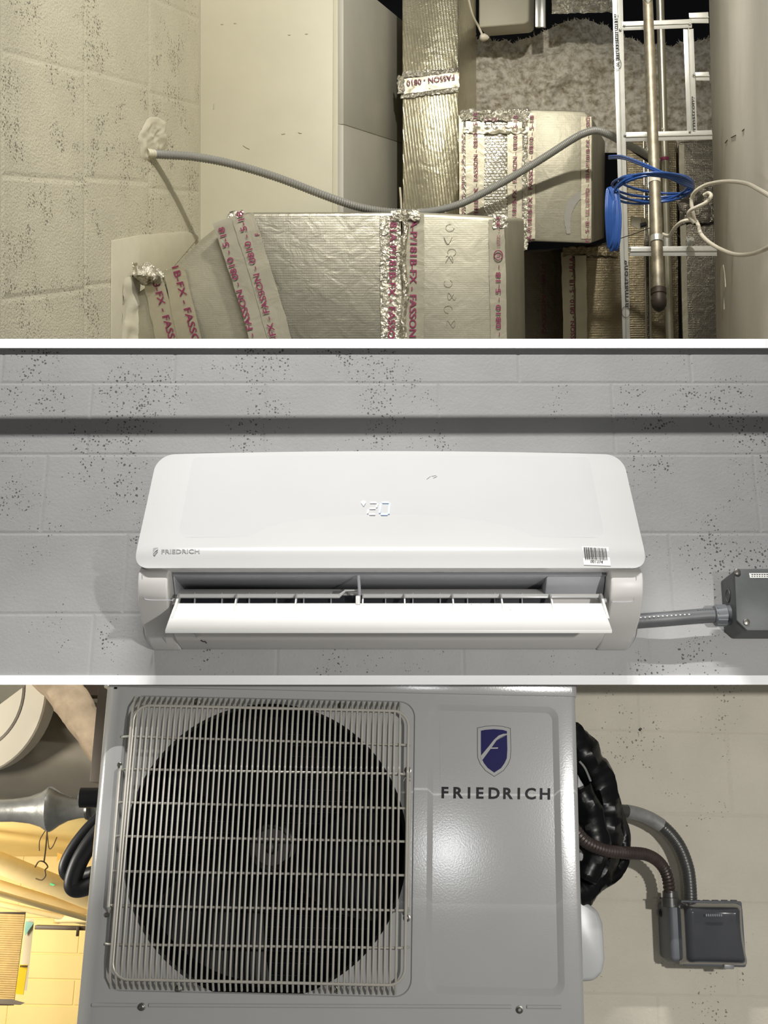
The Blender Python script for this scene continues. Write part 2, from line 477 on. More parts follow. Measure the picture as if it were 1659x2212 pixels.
# --- left block wall
KW = 968 * 4.0
def wl_d(px): return KW / (VPX - px)
def wl(px, py): return PT(px, py, wl_d(px))
o0 = PT(VPX, VPY, 0.0)
X0 = PT(-100, VPY, wl_d(-100)); X1 = PT(432, VPY, 4.0)
WU = (X1 - X0); WUL = WU.length; WUN = WU.normalized()
WN = Vector((1, 0, 0)) - WUN * Vector((1, 0, 0)).dot(WUN); WN = WN - Vector((0, 0, 0)); WN.normalize()
WV = WUN.cross(WN); WV = WV if WV.z > 0 else -WV; WV.normalize()
WN = WV.cross(WUN); WN = WN if WN.x > 0 else -WN
VZ = Vector((0, 0, 1))
def wsurf(u, v):      # u metres along the depth of the wall, v metres across (image vertical) from the vanishing line
    return X0 + WUN * u + VZ * v
def u_of(px): return (PT(px, VPY, wl_d(px)) - X0).dot(WUN)
def v_of(px, py): return (VPY - py) * wl_d(px) / FPX
mb = MB()
c = [wsurf(-0.3, -1.2), wsurf(WUL, -1.2), wsurf(WUL, 1.2), wsurf(-0.3, 1.2)]
mb.prism(c, [p - WN * 0.12 for p in c])
wall_left = struct(mb.build('wall_left', 'mortar_cream', None, frame=M_TOP, smooth=0))
cells = []
lines = [-150, 2, 182, 321, 431]
joint0 = [(0, 385), (90, 385), (250, 168), (390, 218)]
for ci in range(4):
    u0, u1 = u_of(lines[ci]), u_of(lines[ci + 1]) - (0.004 if ci == 3 else 0)
    v0 = v_of(*joint0[ci]); L = 0.31
    k = -6
    for k in range(-5, 4):
        a = v0 + k * L
        if a > 0.75 or a + L < -0.75: continue
        cells.append((u0, u1, a, a + L))
blocks(wall_left, wsurf, cells, 'cream_block_paint', 0.0014, 0.002, 0.012, WN)

# --- soffit (bulkhead) : bright underside, rounded arris, side rising into the dark
def part_struct(name, mb, mat, bevel=0, **k): return struct(mb.build(name, mat, None, frame=M_TOP, bevel=bevel, **k))
mb = MB()
a = [PT(432, 900, 4.0), PT(716, 900, 4.0), PT(720, -60, 4.0), PT(432, -60, 4.0)]
mb.prism(a, extr(a, 0.9))
ceil = part_struct('ceiling', mb, 'cream_smooth_paint', 0.002)
mb = MB()
a = [PT(716, 900, 4.0), PT(741, 900, 4.004), PT(741, -60, 4.004), PT(720, -60, 4.0)]
mb.prism(a, [p + DV * 0.9 - Vector((0.002, 0, 0)) for p in a])
o = mb.build('corner_bead', 'cream_smooth_paint', ceil, bevel=0.002)
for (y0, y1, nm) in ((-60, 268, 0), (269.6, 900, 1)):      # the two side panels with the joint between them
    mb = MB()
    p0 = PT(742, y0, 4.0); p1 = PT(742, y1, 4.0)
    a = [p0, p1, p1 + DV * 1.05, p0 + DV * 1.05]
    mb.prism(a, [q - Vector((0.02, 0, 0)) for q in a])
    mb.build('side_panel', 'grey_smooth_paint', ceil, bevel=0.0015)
# scuffs on the soffit
for (px, py, l, an) in ((480, 52, 5, 0), (508, 50, 5, 0), (625, 75, 6, 0), (662, 73, 6, 0), (612, 289, 8, 8), (648, 287, 8, -10), (462, 230, 12, 85), (532, 318, 16, -30)):
    mb = MB(); dx, dy = math.cos(math.radians(an)) * l / 2, -math.sin(math.radians(an)) * l / 2
    mb.tube([PT(px - dx, py - dy, 3.999), PT(px, py + .6, 3.9985), PT(px + dx, py + dy, 3.999)], 0.0012, 5)
    mb.build('scuff', 'mortar_cream', ceil)
# right wall
mb = MB()
p0, p1 = PT(1529, -120, 4.6), PT(1551, 900, 4.6)
nn = PT(1700, 400, 2.3)
a = [PT(1529, -120, 4.6), PT(1551, 900, 4.6)]
back = [a[0] - DV * 2.35, a[1] - DV * 2.35]
mb.prism([a[0], a[1], back[1], back[0]], [q + Vector((0.25, 0, 0)) for q in (a[0], a[1], back[1], back[0])])
wall_right = part_struct('wall_right', mb, 'right_wall_paint', 0.002)
def wr(px, py):   # point on the right wall's face
    # face contains line a0-a1 and direction DV
    e = (a[1] - a[0]); n = e.cross(DV).normalized()
    r = PT(px, py, 1.0); t = a[0].dot(n) / r.dot(n); return r * t
mb = MB()
pts = [(1556, 578), (1563, 572), (1566, 590), (1568, 620), (1564, 640), (1565, 668), (1563, 690), (1561, 692), (1559, 660), (1558, 640), (1557, 610)]
q = [wr(*p) for p in pts]; nW = (a[1] - a[0]).cross(DV).normalized(); nW = -nW if nW.x > 0 else nW
mb.prism([p + nW * 0.002 for p in q], q); mb.build('plaster_chip', 'raw_plaster', wall_right)
for seg in (((1567, 309), (1572, 302)), ((1580, 297), (1590, 292)), ((1604, 283), (1608, 279))):
    mb = MB(); mb.tube([wr(*seg[0]) + nW * .001, wr(*seg[1]) + nW * .001], 0.0014, 5); mb.build('scratch', 'dark_ink', wall_right)
# black sheet standing in for the unlit void above everything
mb = MB(); mb.prism([PT(600, 1000, 6.6), PT(1900, 1000, 6.6), PT(1900, -300, 6.6), PT(600, -300, 6.6)], [PT(600, 1000, 6.7), PT(1900, 1000, 6.7), PT(1900, -300, 6.7), PT(600, -300, 6.7)])
part_struct('void_sheet', mb, 'void_black', smooth=0)

# --- front duct
fd = thing('insulated_duct', M_TOP, PT(700, 700, 3.4), 'large foil-faced duct with slanted taped seams reaching to the block wall in front', 'duct')
DF = 3.35
mb = MB(); tprism(mb, [(524, 459), (866, 458), (872, 860), (640, 860)], DF, 0.55)
body = mb.build('body', 'scrim_foil', fd, bevel=0.012, segs=3)
mb = MB(); tprism(mb, [(866, 457, DF - .002), (1088, 470, DF - .002), (1093, 860, DF - .002), (872, 860, DF - .002)], DF, 0.55)
sec = mb.build('duct_section', 'facing_foil', fd, bevel=0.012, segs=3)
mb = MB()
lp = [(500, 463, 3.36), (526, 458, 3.35), (642, 862, 3.35), (284, 862, 3.47), (284, 640, 3.47), (358, 592, 3.44), (430, 520, 3.40)]
q = [PT(*p) for p in lp]; mb.prism(q, [p + DV * (3.92 - p.y) * 0.98 for p in q])
trn = mb.build('transition_piece', 'facing_foil', fd, bevel=0.008)
sF = lambda px, py: PT(px, py, DF - 0.003)
def sL(px, py):   # tilted face of the transition piece
    t = min(1, max(0, (px - 284) / 240)); return PT(px, py, 3.47 - 0.12 * t - 0.004)
def strip(name, pts, mat, parent, surf, th=0.0012, n=14, wob=1.2):
    """strip of tape along a centre line: pts = [(x,y,halfwidth)], follows surf"""
    mb = MB(); P = [Vector(p) for p in pts]; rows = []
    sp = spline(P, n) if len(P) > 2 else [P[0].lerp(P[1], k / n) for k in range(n + 1)]
    for i, p in enumerate(sp):
        t = (sp[min(i + 1, len(sp) - 1)] - sp[max(i - 1, 0)]); t = Vector((t.x, t.y)).normalized(); nn = Vector((-t.y, t.x))
        w = p.z * (1 + random.uniform(-.03, .03)) + random.uniform(-wob, wob) * .4
        rows.append([surf(p.x + nn.x * w * k, p.y + nn.y * w * k) + Vector((0, -th * (1 + (0.8 * noise.noise(Vector((p.x, p.y, k * 3.0)) * .11))), 0)) for k in (-1, -.5, 0, .5, 1)])
    idx = [mb.add(r) for r in rows]
    for a_, b_ in zip(idx, idx[1:]):
        for k in range(4): mb.f.append([a_[k], a_[k + 1], b_[k + 1], b_[k]])
    return mb.build(name, mat, parent, smooth=50)
TAPE = '181A-P/181B-FX - FASSON - 0810 - 5-18 - '
def tape_text(s, parent, surf, org, to, cap, mat='magenta_ink', eps=-0.004, fat=0.012):
    d = Vector(to) - Vector(org)
    return text(s, mat, parent, surf, org, d, cap, d.length, fat, 'tape_lettering', Vector((0, eps, 0)))
t = strip('tape', [(484, 474, 26), (540, 640, 27), (600, 860, 27)], 'tape_foil', fd, lambda x, y: PT(x, y, min(sL(x, y).y, DF - .004)))
sTL = lambda x, y: PT(x, y, min(sL(x, y).y, DF - .005))
tape_text('- FASSON - 0810 - 5-18', t, sTL, (551, 726), (484, 490), 14)
t = strip('tape', [(524, 466, 24), (572, 620, 25), (640, 860, 26)], 'tape_foil', fd, lambda x, y: PT(x, y, DF - .006))
sT2 = lambda x, y: PT(x, y, DF - .008)
tape_text('B-FX - FASSON - 0810 - 5-18', t, sT2, (602, 745), (523, 456), 14)
text('F', 'magenta_ink', t, sT2, (561, 508), (-.2, -1), 10, None, .012, 'tape_lettering')
t = strip('tape', [(330, 606, 20), (356, 700, 26), (392, 860, 28)], 'tape_foil', fd, sL)
tape_text('3-FX - FASSON', t, sL, (330, 612), (376, 772), 15)
t = strip('tape', [(376, 580, 22), (400, 690, 25), (440, 860, 26)], 'tape_foil', fd, lambda x, y: sL(x, y) - Vector((0, .002, 0)))
tape_text('1B-FX - FASSON', t, lambda x, y: sL(x, y) - Vector((0, .002, 0)), (372, 578), (424, 764), 15)
t = strip('tape', [(843, 466, 22), (845, 650, 23), (847, 860, 23)], 'crumpled_foil', fd, sF)
tape_text('181A-P/181B-FX - FASSON', t, sF, (843, 472), (838, 752), 15)
t = strip('tape', [(897, 462, 19), (896, 650, 20), (895, 860, 20)], 'tape_foil', fd, sF)
tape_text('1A-P/181B-FX - FASSON -', t, sF, (887, 466), (884, 745), 15)
t = strip('tape', [(1072, 474, 17), (1076, 650, 18), (1079, 860, 18)], 'tape_foil', fd, lambda x, y: PT(x, y, DF - .005))
s_ = lambda x, y: PT(x, y, DF - .006)
tape_text('FX - 0810 - 5-18 -', t, s_, (1082, 762), (1081, 573), 11)
mb = MB(); mb.tube([s_(1076 + 9 * math.cos(k * .4), 552 + 10 * math.sin(k * .4)) + Vector((0, -.005, 0)) for k in range(16)], 0.0016, 5, closed=True); mb.build('tape_mark', 'magenta_ink', t)
text('UL', 'magenta_ink', t, s_, (1080, 558), (0, -1), 8, 12, .012, 'tape_lettering', Vector((0, -.005, 0)))
text('LISTED', 'magenta_ink', t, s_, (1080, 532), (0, -1), 7, 24, 0, 'tape_lettering', Vector((0, -.005, 0)))
text('- 181A', 'magenta_ink', t, s_, (1081, 500), (0, -1), 10, 32, .012, 'tape_lettering', Vector((0, -.005, 0)))
# crumpled foil ridge between the two faces, along the upper edge and at the wall
def crumple(name, fn, nu, nv, amp, freq, mat, parent):
    mb = MB()
    def g(u, v):
        p = fn(u, v); q = p * freq
        return p + Vector((noise.noise(q), -abs(noise.noise(q + Vector((9, 2, 5)))) - .15, noise.noise(q + Vector((3, 7, 1))))) * amp
    mb.grid(g, nu, nv); return mb.build(name, mat, parent, smooth=20)
crumple('foil_seam', lambda u, v: PT(866 + 14 * u + 3 * math.sin(v * 19), 452 + 420 * v, DF - .004 - .012 * math.sin(u * math.pi)), 6, 70, .006, 60, 'crumpled_foil', fd)
crumple('foil_edge', lambda u, v: PT(846 + 60 * u, 455 + 22 * v, DF - .006 - .004 * math.sin(v * 3.1)), 22, 8, .007, 70, 'crumpled_foil', fd)
crumple('foil_corner', lambda u, v: PT(1064 + 32 * u, 467 + 26 * v, DF - .006), 14, 10, .007, 80, 'crumpled_foil', fd)
crumple('foil_corner', lambda u, v: PT(492 + 36 * u, 459 + 22 * v - 4 * u, 3.352), 14, 8, .006, 80, 'crumpled_foil', fd)
def scrap(u, v):
    px = 284 + 78 * u; py = 572 + 40 * v + 12 * u
    k = math.sin(u * math.pi) * math.sin(v * math.pi)
    return PT(px, py, 3.475 - .02 * u - .05 * k)
crumple('foil_scrap', scrap, 26, 18, .022, 42, 'crumpled_foil', fd)
# painted-over membrane that seals the duct to the wall
mb = MB()
mem = [(238, 520), (300, 508), (400, 500), (428, 510), (360, 590), (300, 600), (286, 660), (284, 860), (236, 860)]
q = [wl(*p) + WN * 0.006 for p in mem]
mb.prism(q, [p - WN * 0.004 for p in q]); mb.build('wall_seal', 'mortar_cream', fd, bevel=0.001)
crumple('seal_ridge', lambda u, v: wl(262 + 26 * u - 4 * v, 600 + 220 * v) + WN * (.006 + .02 * u * u), 8, 30, .008, 30, 'mortar_cream', fd)
# faded hand-drawn marks on the right-hand face
for i, (px, py) in enumerate(((972, 492), (968, 520), (976, 545), (970, 560), (968, 612), (976, 640), (968, 668), (974, 700))):
    mb = MB(); ph = i * 1.3
    mb.tube([sF(px + 9 * math.cos(k * .45 + ph), py + 8 * math.sin(k * .45 * (1 + i % 2) + ph)) + Vector((0, -.0005, 0)) for k in range(12)], 0.0006, 4)
    mb.build('pen_mark', 'faded_pen', fd)

# --- upright duct beside the soffit
ud = thing('wrapped_duct', M_TOP, PT(930, 450, 4.70), 'tall narrow duct in glittering scrim foil beside the painted soffit', 'duct')
DA = 4.70
mb = MB(); tprism(mb, [(868, -80), (989, -80), (992, 640), (870, 640)], DA, 0.5)
mb.build('body', 'shiny_scrim_foil', ud, bevel=0.008)
crumple('tape_band', lambda u, v: PT(866 + 126 * u, (172 - 16 * u) + 32 * v, DA - .010), 40, 10, .003, 50, 'tape_foil', ud)
text('FASSON - 0810', 'magenta_ink', ud, lambda x, y: PT(x, y, DA - .017), (981, 161), (-1, .13), 12, 104, .012, 'tape_lettering')
crumple('foil_collar', lambda u, v: PT(868 + 122 * u, 155 - 8 * u + 14 * v, DA - .006), 40, 6, .009, 70, 'crumpled_foil', ud)
crumple('foil_collar', lambda u, v: PT(866 + 124 * u, 197 - 14 * u + 16 * v, DA - .006), 40, 6, .007, 70, 'crumpled_foil', ud)
crumple('foil_tuft', lambda u, v: PT(859 + 14 * u, 163 + 40 * v, DA - .012), 6, 14, .010, 80, 'crumpled_foil', ud)

# --- second box duct to its right
bd = thing('box_duct', M_TOP, PT(1140, 480, 4.1), 'square foil duct with red-lettered tape below the glass wool', 'duct')
DB = 4.10
mb = MB(); tprism(mb, [(992, 238), (1142, 234), (1144, 470), (1144, 524), (992, 524)], DB, 0.9)
mb.build('foil_section', 'quilted_foil', bd, bevel=0.008)
mb = MB(); tprism(mb, [(1143, 236, 4.098), (1266, 240, 4.098), (1281, 256, 4.098), (1279, 526, 4.098), (1144, 521, 4.098)], DB, 1.15)
mb.build('plain_section', 'facing_foil', bd, bevel=0.01)
sB = lambda x, y: PT(x, y, DB - .004); sB2 = lambda x, y: PT(x, y, DB - .0065)
for (pts, s, a_, b_, cap) in (
        ([(1026, 262, 20), (1026, 640, 20)], '/181B-FX - FASSON - 0810 - 5-18', (1033, 468), (1031, 244), 9),
        ([(1112, 262, 16), (1112, 640, 16)], 'P/181B-FX - FASSON - 0810 - 5-18', (1115, 478), (1118, 250), 9),
        ([(1148, 244, 10), (1146, 380, 10), (1146, 516, 10)], 'A-P/181B-FX - FASSON - 0810 - 5-18', (1148, 520), (1153, 250), 9),
        ([(1266, 252, 11), (1266, 516, 11)], 'D - 5-18 - UL LISTED - 181A-P/181B-FX - FASSO', (1272, 524), (1274, 252), 8)):
    t = strip('tape', pts, 'tape_foil', bd, sB)
    tape_text(s, t, sB2, a_, b_, cap)
t = strip('tape', [(996, 250, 5), (998, 640, 5)], 'tape_foil', bd, sB)
tape_text('FASSON - 0810 - 5-18 - 181A-P', t, sB2, (1002, 470), (1002, 290), 5)
crumple('foil_collar', lambda u, v: PT(996 + 148 * u, 238 + 24 * v, DB - .004), 40, 10, .010, 60, 'crumpled_foil', bd)
crumple('foil_collar', lambda u, v: PT(1000 + 140 * u, 276 + 12 * v, DB - .006), 40, 5, .007, 60, 'tape_foil', bd)
text('5-18', 'magenta_ink', bd, lambda x, y: PT(x, y, DB - .016), (1048, 262), (1, 0), 8, 26, .012, 'tape_lettering')
crumple('foil_seam', lambda u, v: PT(1128 + 12 * u, 240 + 300 * v, DB - .005), 5, 50, .006, 60, 'crumpled_foil', bd)
strip('pen_stroke', [(1228, 505, 4), (1226, 470, 7), (1236, 438, 9), (1258, 418, 6)], 'faded_blue', bd, sB, .0006)

# --- lower ducts at the right
ld = thing('lower_duct', M_TOP, PT(1240, 720, 4.6), 'brown foil duct with puckered taped edge under the box duct', 'duct')
DL = 4.7
mb = MB(); tprism(mb, [(1214, 536), (1344, 530), (1352, 900), (1222, 900)], DL, 0.6); mb.build('body', 'brown_foil', ld, bevel=0.01)
mb = MB(); tprism(mb, [(1120, 545), (1216, 540), (1224, 900), (1120, 900)], 4.95, 0.4); mb.build('dark_section', 'dark_foil', ld, bevel=0.01)  # second section in a darker foil than the body
crumple('puckered_edge', lambda u, v: PT(1216 + 120 * u, 533 + 20 * v, DL - .006), 40, 8, .012, 45, 'brown_foil', ld)
t = strip('tape', [(1224, 545, 12), (1228, 700, 12), (1230, 880, 12)], 'tape_foil', ld, lambda x, y: PT(x, y, DL - .006))
t = strip('tape', [(1254, 552, 12), (1256, 700, 12), (1256, 880, 12)], 'tape_foil', ld, lambda x, y: PT(x, y, DL - .006))
tape_text('FASSON - 0810 - 5-18 - 181A', t, lambda x, y: PT(x, y, DL - .008), (1242, 750), (1238, 555), 9)
text('FASSON - 0810', 'magenta_ink', ld, lambda x, y: PT(x, y, 4.945), (1178, 720), (0, -1), 8, 150, 0, 'tape_lettering')

rd = thing('dim_duct', M_TOP, PT(1500, 700, 4.9), 'dim dark foil duct against the right wall behind the pipes', 'duct')
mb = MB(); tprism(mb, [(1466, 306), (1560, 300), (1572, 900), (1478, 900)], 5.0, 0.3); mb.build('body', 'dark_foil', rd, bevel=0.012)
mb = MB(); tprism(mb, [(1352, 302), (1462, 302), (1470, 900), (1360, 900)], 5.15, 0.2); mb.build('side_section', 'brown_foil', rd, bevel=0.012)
strip('tape', [(1472, 312, 6), (1478, 600, 6), (1484, 880, 6)], 'tape_foil', rd, lambda x, y: PT(x, y, 4.99))
crumple('foil_flap', lambda u, v: PT(1466 + 90 * u, 400 + 80 * v, 4.985), 24, 20, .02, 25, 'dark_foil', rd)

# --- glass wool
iw = MB()
def wool(u, v):
    px = 1010 + 560 * u
    top = 84 - 34 * math.exp(-((px - 1240) / 90) ** 2) - 10 * math.sin(px * .021) + 10 * noise.noise(Vector((px * .05, 1, 0))) + 5 * noise.noise(Vector((px * .21, 4, 0)))
    if px > 1300: top += (px - 1300) * 0.03
    bot = 330
    py = top + (bot - top) * v
    d = 5.55 - .10 * math.sin(min(1, v * 3) * math.pi / 2)
    q = Vector((px, py, 0))
    d -= .05 * noise.noise(q * .012) + .025 * noise.noise(q * .035) + .014 * noise.noise(q * .09) + .006 * noise.noise(q * .22)
    return PT(px, py, d)
iw.grid(wool, 220, 110)
gw = thing('insulation_batt', M_TOP, PT(1270, 300, 5.55), 'fluffy off-white glass wool batt filling the upper right opening', 'insulation')
iw.build('batt', 'glass_wool', gw, smooth=60)
fz = MB()
for i in range(420):
    u = random.random(); p = wool(u, random.random() ** 2 * .12)
    a = random.uniform(-1.2, 1.2); l = random.uniform(.006, .018)
    e = p + Vector((math.sin(a) * l, -random.uniform(0, .02), math.cos(a) * l * random.uniform(.3, 1)))
    n_ = Vector((math.cos(a), 0, -math.sin(a))) * .0022
    fz.face([p - n_, p + n_, e + n_ * .4 + Vector((0, 0.001, 0)), e - n_ * .4])
ob = fz.build('loose_fibres', 'glass_wool', gw, smooth=0); ob['kind'] = 'stuff'

# --- things at the top of the opening
mb = MB(); a = [PT(1034, -60, 5.2), PT(1143, -60, 5.2), PT(1142, 46, 5.2), PT(1134, 52, 5.2), PT(1034, 60, 5.2)]
mb.prism(a, extr(a, .25)); o = mb.build('lining_panel', 'ivory_plastic', None, frame=M_TOP, bevel=.012, segs=3)
tag(o, 'pale round-cornered panel above the wool at the upper edge', 'panel')
mb = MB()
for (x0, x1) in ((1156, 1166), (1168, 1178)):
    tprism(mb, [(x0, -60), (x1, -60), (x1, 58), (x0, 58)], 5.25, .03)
tprism(mb, [(1166, -60), (1168, -60), (1168, 58), (1166, 58)], 5.262, .02)
tag(mb.build('hanger_channel', 'tee_white', None, frame=M_TOP, bevel=.001), 'short galvanised channel hanging over the dark gap above the wool', 'channel')
o = crumple('foil_offcut', lambda u, v: PT(1192 + 150 * u, -40 + 70 * v - 6 * u, 5.2), 40, 16, .01, 50, 'crumpled_foil', None) if False else None
mb = MB(); mb.grid(lambda u, v: PT(1192 + 150 * u, -40 + (70 - 4 * u) * v, 5.2) + Vector((0, .012 * noise.noise(Vector((u * 12, v * 9, 0))), 0)), 40, 14)
tag(mb.build('foil_sheet', 'crumpled_foil', None, frame=M_TOP, smooth=20), 'bright strip of foil facing at the top above the wool', 'foil')
tl = thing('tied_cord', M_TOP, PT(1046, 80, 4.4), 'pale cord with a knotted end at the top of the wool', 'cord')
mb = MB(); mb.tube(spline([PT(1008, -20, 4.3), PT(1020, 30, 4.35), PT(1034, 58, 4.4), PT(1042, 76, 4.4)], 6), 0.0045, 8); mb.build('cord', 'white_cable', tl)
mb = MB(); mb.lathe(PT(1038, 80, 4.4), (1, 0, -.1), [(-.004, .004), (0, .012), (.014, .015), (.028, .009), (.034, .003)], 12); mb.build('knot', 'white_cable', tl)

# --- corrugated conduit from the wall
cn = thing('flexible_conduit', M_TOP, wl(318, 330), 'grey corrugated conduit curving from the block wall behind the large duct', 'conduit')
path = [wl(316, 331) + Vector((.0, 0, 0)), PT(352, 334, 3.62), PT(420, 339, 3.68), PT(500, 354, 3.74), PT(600, 384, 3.81), PT(700, 422, 3.88), PT(770, 446, 3.95), PT(830, 457, 4.0), PT(890, 460, 4.02)]
path2 = [PT(890, 460, 4.02), PT(940, 455, 4.03), PT(1000, 438, 4.03), PT(1080, 397, 4.02), PT(1160, 350, 4.0), PT(1230, 305, 3.97), PT(1262, 288, 3.95), PT(1290, 282, 3.94), PT(1318, 292, 3.95), PT(1350, 310, 4.0), PT(1400, 335, 4.1), PT(1440, 365, 4.3)]
sp1 = spline(path, 20)
mb = MB(); ribbed(mb, sp1[10:], 0.0148, 0.0096, .2, 14); mb.build('ribbed_hose', 'conduit_grey', cn)
mb = MB(); ribbed(mb, sp1[:14], 0.0152, 0.0096, .12, 14); mb.build('painted_end', 'cream_smooth_paint', cn)
sp2 = spline(path2, 14)
mb = MB(); ribbed(mb, sp2, 0.0140, 0.006, .07, 12); mb.build('outer_hose', 'conduit_smooth', cn)
# mortar patch above its entry
mb = MB()
def patch(u, v):
    a = u * 2 * math.pi; r = v * (1 + .35 * noise.noise(Vector((math.cos(a) * 1.5, math.sin(a) * 1.5, 2))))
    px = 330 + 31 * r * math.cos(a) - 7 * r * math.sin(a); py = 296 + 44 * r * math.sin(a)
    h = .003 + (.007 * (1 - v ** 6)) * (.7 + 1.2 * noise.noise(Vector((px * .07, py * .05, 0)))) + .005 * noise.noise(Vector((px * .16, py * .12, 3)))
    return wl(px, py) + WN * max(.0015, h if v < .99 else 0)
mb.grid(patch, 40, 14)
tag(mb.build('mortar_patch', 'mortar_cream', None, frame=M_TOP, smooth=60), 'lumpy cream mortar patch where the conduit enters the block wall', 'mortar')

# thin white rod by the dark gap
mb = MB(); mb.tube([PT(864, 405, 4.05), PT(866, 430, 4.05), PT(868, 470, 4.05)], 0.004, 8)
tag(mb.build('paint_stick', 'white_cable', None, frame=M_TOP), 'thin pale stick standing up behind the large duct by the gap', 'stick')

# --- suspended ceiling grid
cg = thing('ceiling_grid', M_TOP, PT(1345, 480, 3.6), 'galvanised suspended-ceiling grid of tees before the pipes and wool', 'ceiling grid')
DG = 3.6
def tee(poly, name, flange_axis, d=DG):
    """poly: 4 corners of the exposed flange; web stands up behind it"""
    mb = MB(); a = [PT(p[0], p[1], d) for p in poly]
    mb.prism(a, [p + DV * .004 for p in a])
    m0 = (a[0] + a[1]) / 2 if flange_axis == 'v' else (a[0] + a[3]) / 2
    m1 = (a[2] + a[3]) / 2 if flange_axis == 'v' else (a[1] + a[2]) / 2
    e = Vector((.0016, 0, 0)) if flange_axis == 'v' else Vector((0, 0, .0016))
    b = [m0 - e, m0 + e, m1 + e, m1 - e]
    b = [p + DV * .004 for p in b]
    mb.prism(b, [p + DV * .05 for p in b])
    o = mb.build(name, 'tee_white', cg, bevel=.0006)
    # the raised rib along the flange
    r = MB(); r.tube([m0 + Vector((0, -.0012, 0)), m1 + Vector((0, -.0012, 0))], .0022, 6); r.build('rib', 'galvanised_steel', o)
    return o
mt = tee([(1321, -60), (1344, -60), (1364, 860), (1349, 860)], 'main_tee', 'v')
mt2 = tee([(1476, 62), (1498, 62), (1506, 284), (1484, 284)], 'main_tee', 'v', DG + .003)
tee([(1344, 47), (1494, 41), (1495, 60), (1345, 66)], 'cross_tee', 'h', DG - .001)
tee([(1352, 286), (1538, 281), (1539, 301), (1352, 306)], 'cross_tee', 'h', DG - .001)
tee([(1360, 533), (1548, 531), (1549, 553), (1361, 553)], 'cross_tee', 'h', DG - .001)
tee([(1502, 156), (1531, 155), (1533, 174), (1503, 174)], 'cross_tee', 'h', DG + .006)
tee([(1488, 28), (1530, 26), (1531, 50), (1490, 50)], 'cross_tee', 'h', DG + .006)
rivet = MB().lathe((0, 0, 0), (0, -1, 0), [(0, .0045), (.003, .004), (.0045, .002)], 10).mesh('rivet', 'galvanised_steel')
for (px, py) in ((1340, 64), (1348, 55), (1490, 52), (1499, 161), (1350, 292), (1431, 279), (1490, 284), (1360, 536)):
    put('rivet', rivet, cg, off=PT(px, py, DG - .002))
sG = lambda x, y: PT(x, y, DG - .0042)
def tee_word(s, parent, org, to, cap):
    d = Vector(to) - Vector(org)
    text(s, 'dark_ink', parent, sG, org, d, cap, d.length, .02, 'lettering')
tee_word('armstrong', mt, (1338, 128), (1333, 29), 11)
tee_word('armstrong', mt, (1358, 664), (1356, 562), 11)
tee_word('rmstrong', mt2, (1502, 281), (1499, 208), 8)
for (cx, cy) in ((1333, 138), (1352, 674)):
    mb = MB(); mb.tube([sG(cx + 9 * math.cos(k * .35), cy + 12 * math.sin(k * .35)) for k in range(18)], .0009, 5, closed=True); mb.build('maker_mark', 'dark_ink', mt)
text('A', 'dark_ink', mt, sG, (1338, 142), (0, -1), 8, 8, .02, 'lettering')

# --- pipes
gp = thing('sprinkler_pipe', M_TOP, PT(1424, 660, 3.2), 'aged galvanised pipe with a dark iron cap hanging before the grid', 'pipe')
pa, pb = PT(1397, -60, 3.45), PT(1423, 640, 3.2)
mb = MB(); mb.tube([pa.lerp(pb, k / 20) for k in range(21)], [0.0150 + .0022 * k / 20 for k in range(21)], 20); mb.build('pipe', 'aged_pipe_steel', gp)
mb = MB(); dirp = (pb - pa).normalized(); mb.lathe(pb - dirp * .022, dirp, [(-.002, .021), (0, .0225), (.016, .0225), (.018, .0205), (.026, .0205), (.034, .0225), (.052, .0205), (.064, .013), (.070, .003)], 24); mb.build('cap', 'iron_cap', gp)
p = pa.lerp(pb, .835); mb = MB(); mb.lathe(p, dirp, [(-.010, .0185), (-.009, .0195), (.009, .0195), (.010, .0185)], 20); mb.build('clamp_ring', 'galvanised_steel', gp)
p = pa.lerp(pb, .655); mb = MB(); mb.lathe(p, dirp, [(-.014, .0176), (.014, .0178)], 20); mb.build('label_band', 'white_cable', gp)
mb = MB(); q0 = pa.lerp(pb, .11); mb.prism([q0 + Vector((-.03, -.016, .06)), q0 + Vector((.012, -.018, .07)), q0 + Vector((.012, -.018, .02)), q0 + Vector((-.004, -.017, -.006))],
                        [q0 + Vector((-.03, -.004, .06)), q0 + Vector((.012, -.004, .07)), q0 + Vector((.012, -.004, .02)), q0 + Vector((-.004, -.004, -.006))]); mb.build('hanger_lug', 'galvanised_steel', gp, bevel=.003)
p2 = thing('steel_conduit', M_TOP, PT(1450, 720, 4.0), 'slim bright steel conduit just behind the capped pipe', 'pipe')
mb = MB(); A, B = PT(1424, -60, 4.1), PT(1451, 880, 4.1); mb.tube([A.lerp(B, k / 12) for k in range(13)], .0145, 16); mb.build('tube', 'bright_pipe_steel', p2)
mb = MB(); mb.lathe(A.lerp(B, .62), B - A, [(-.02, .017), (.02, .017)], 16); mb.build('coupling', 'galvanised_steel', p2)
mb = MB(); mb.lathe(A.lerp(B, .43), B - A, [(-.006, .016), (.006, .016)], 14); mb.build('red_band', 'magenta_ink', p2)
ch = thing('strut_channel', M_TOP, PT(1400, 720, 4.3), 'narrow steel strut channel running down left of the capped pipe', 'channel')
for (x0, x1) in ((1393, 1397), (1402, 1407)):
    mb = MB(); tprism(mb, [(x0 - 4, 300), (x1 - 4, 300), (x1 + 3, 880), (x0 + 3, 880)], 4.45, .04); mb.build('flange', 'bright_pipe_steel', ch, bevel=.002)
mb = MB(); tprism(mb, [(1392, 300), (1400, 300), (1406, 880), (1398, 880)], 4.48, .02); mb.build('web', 'dark_foil', ch)
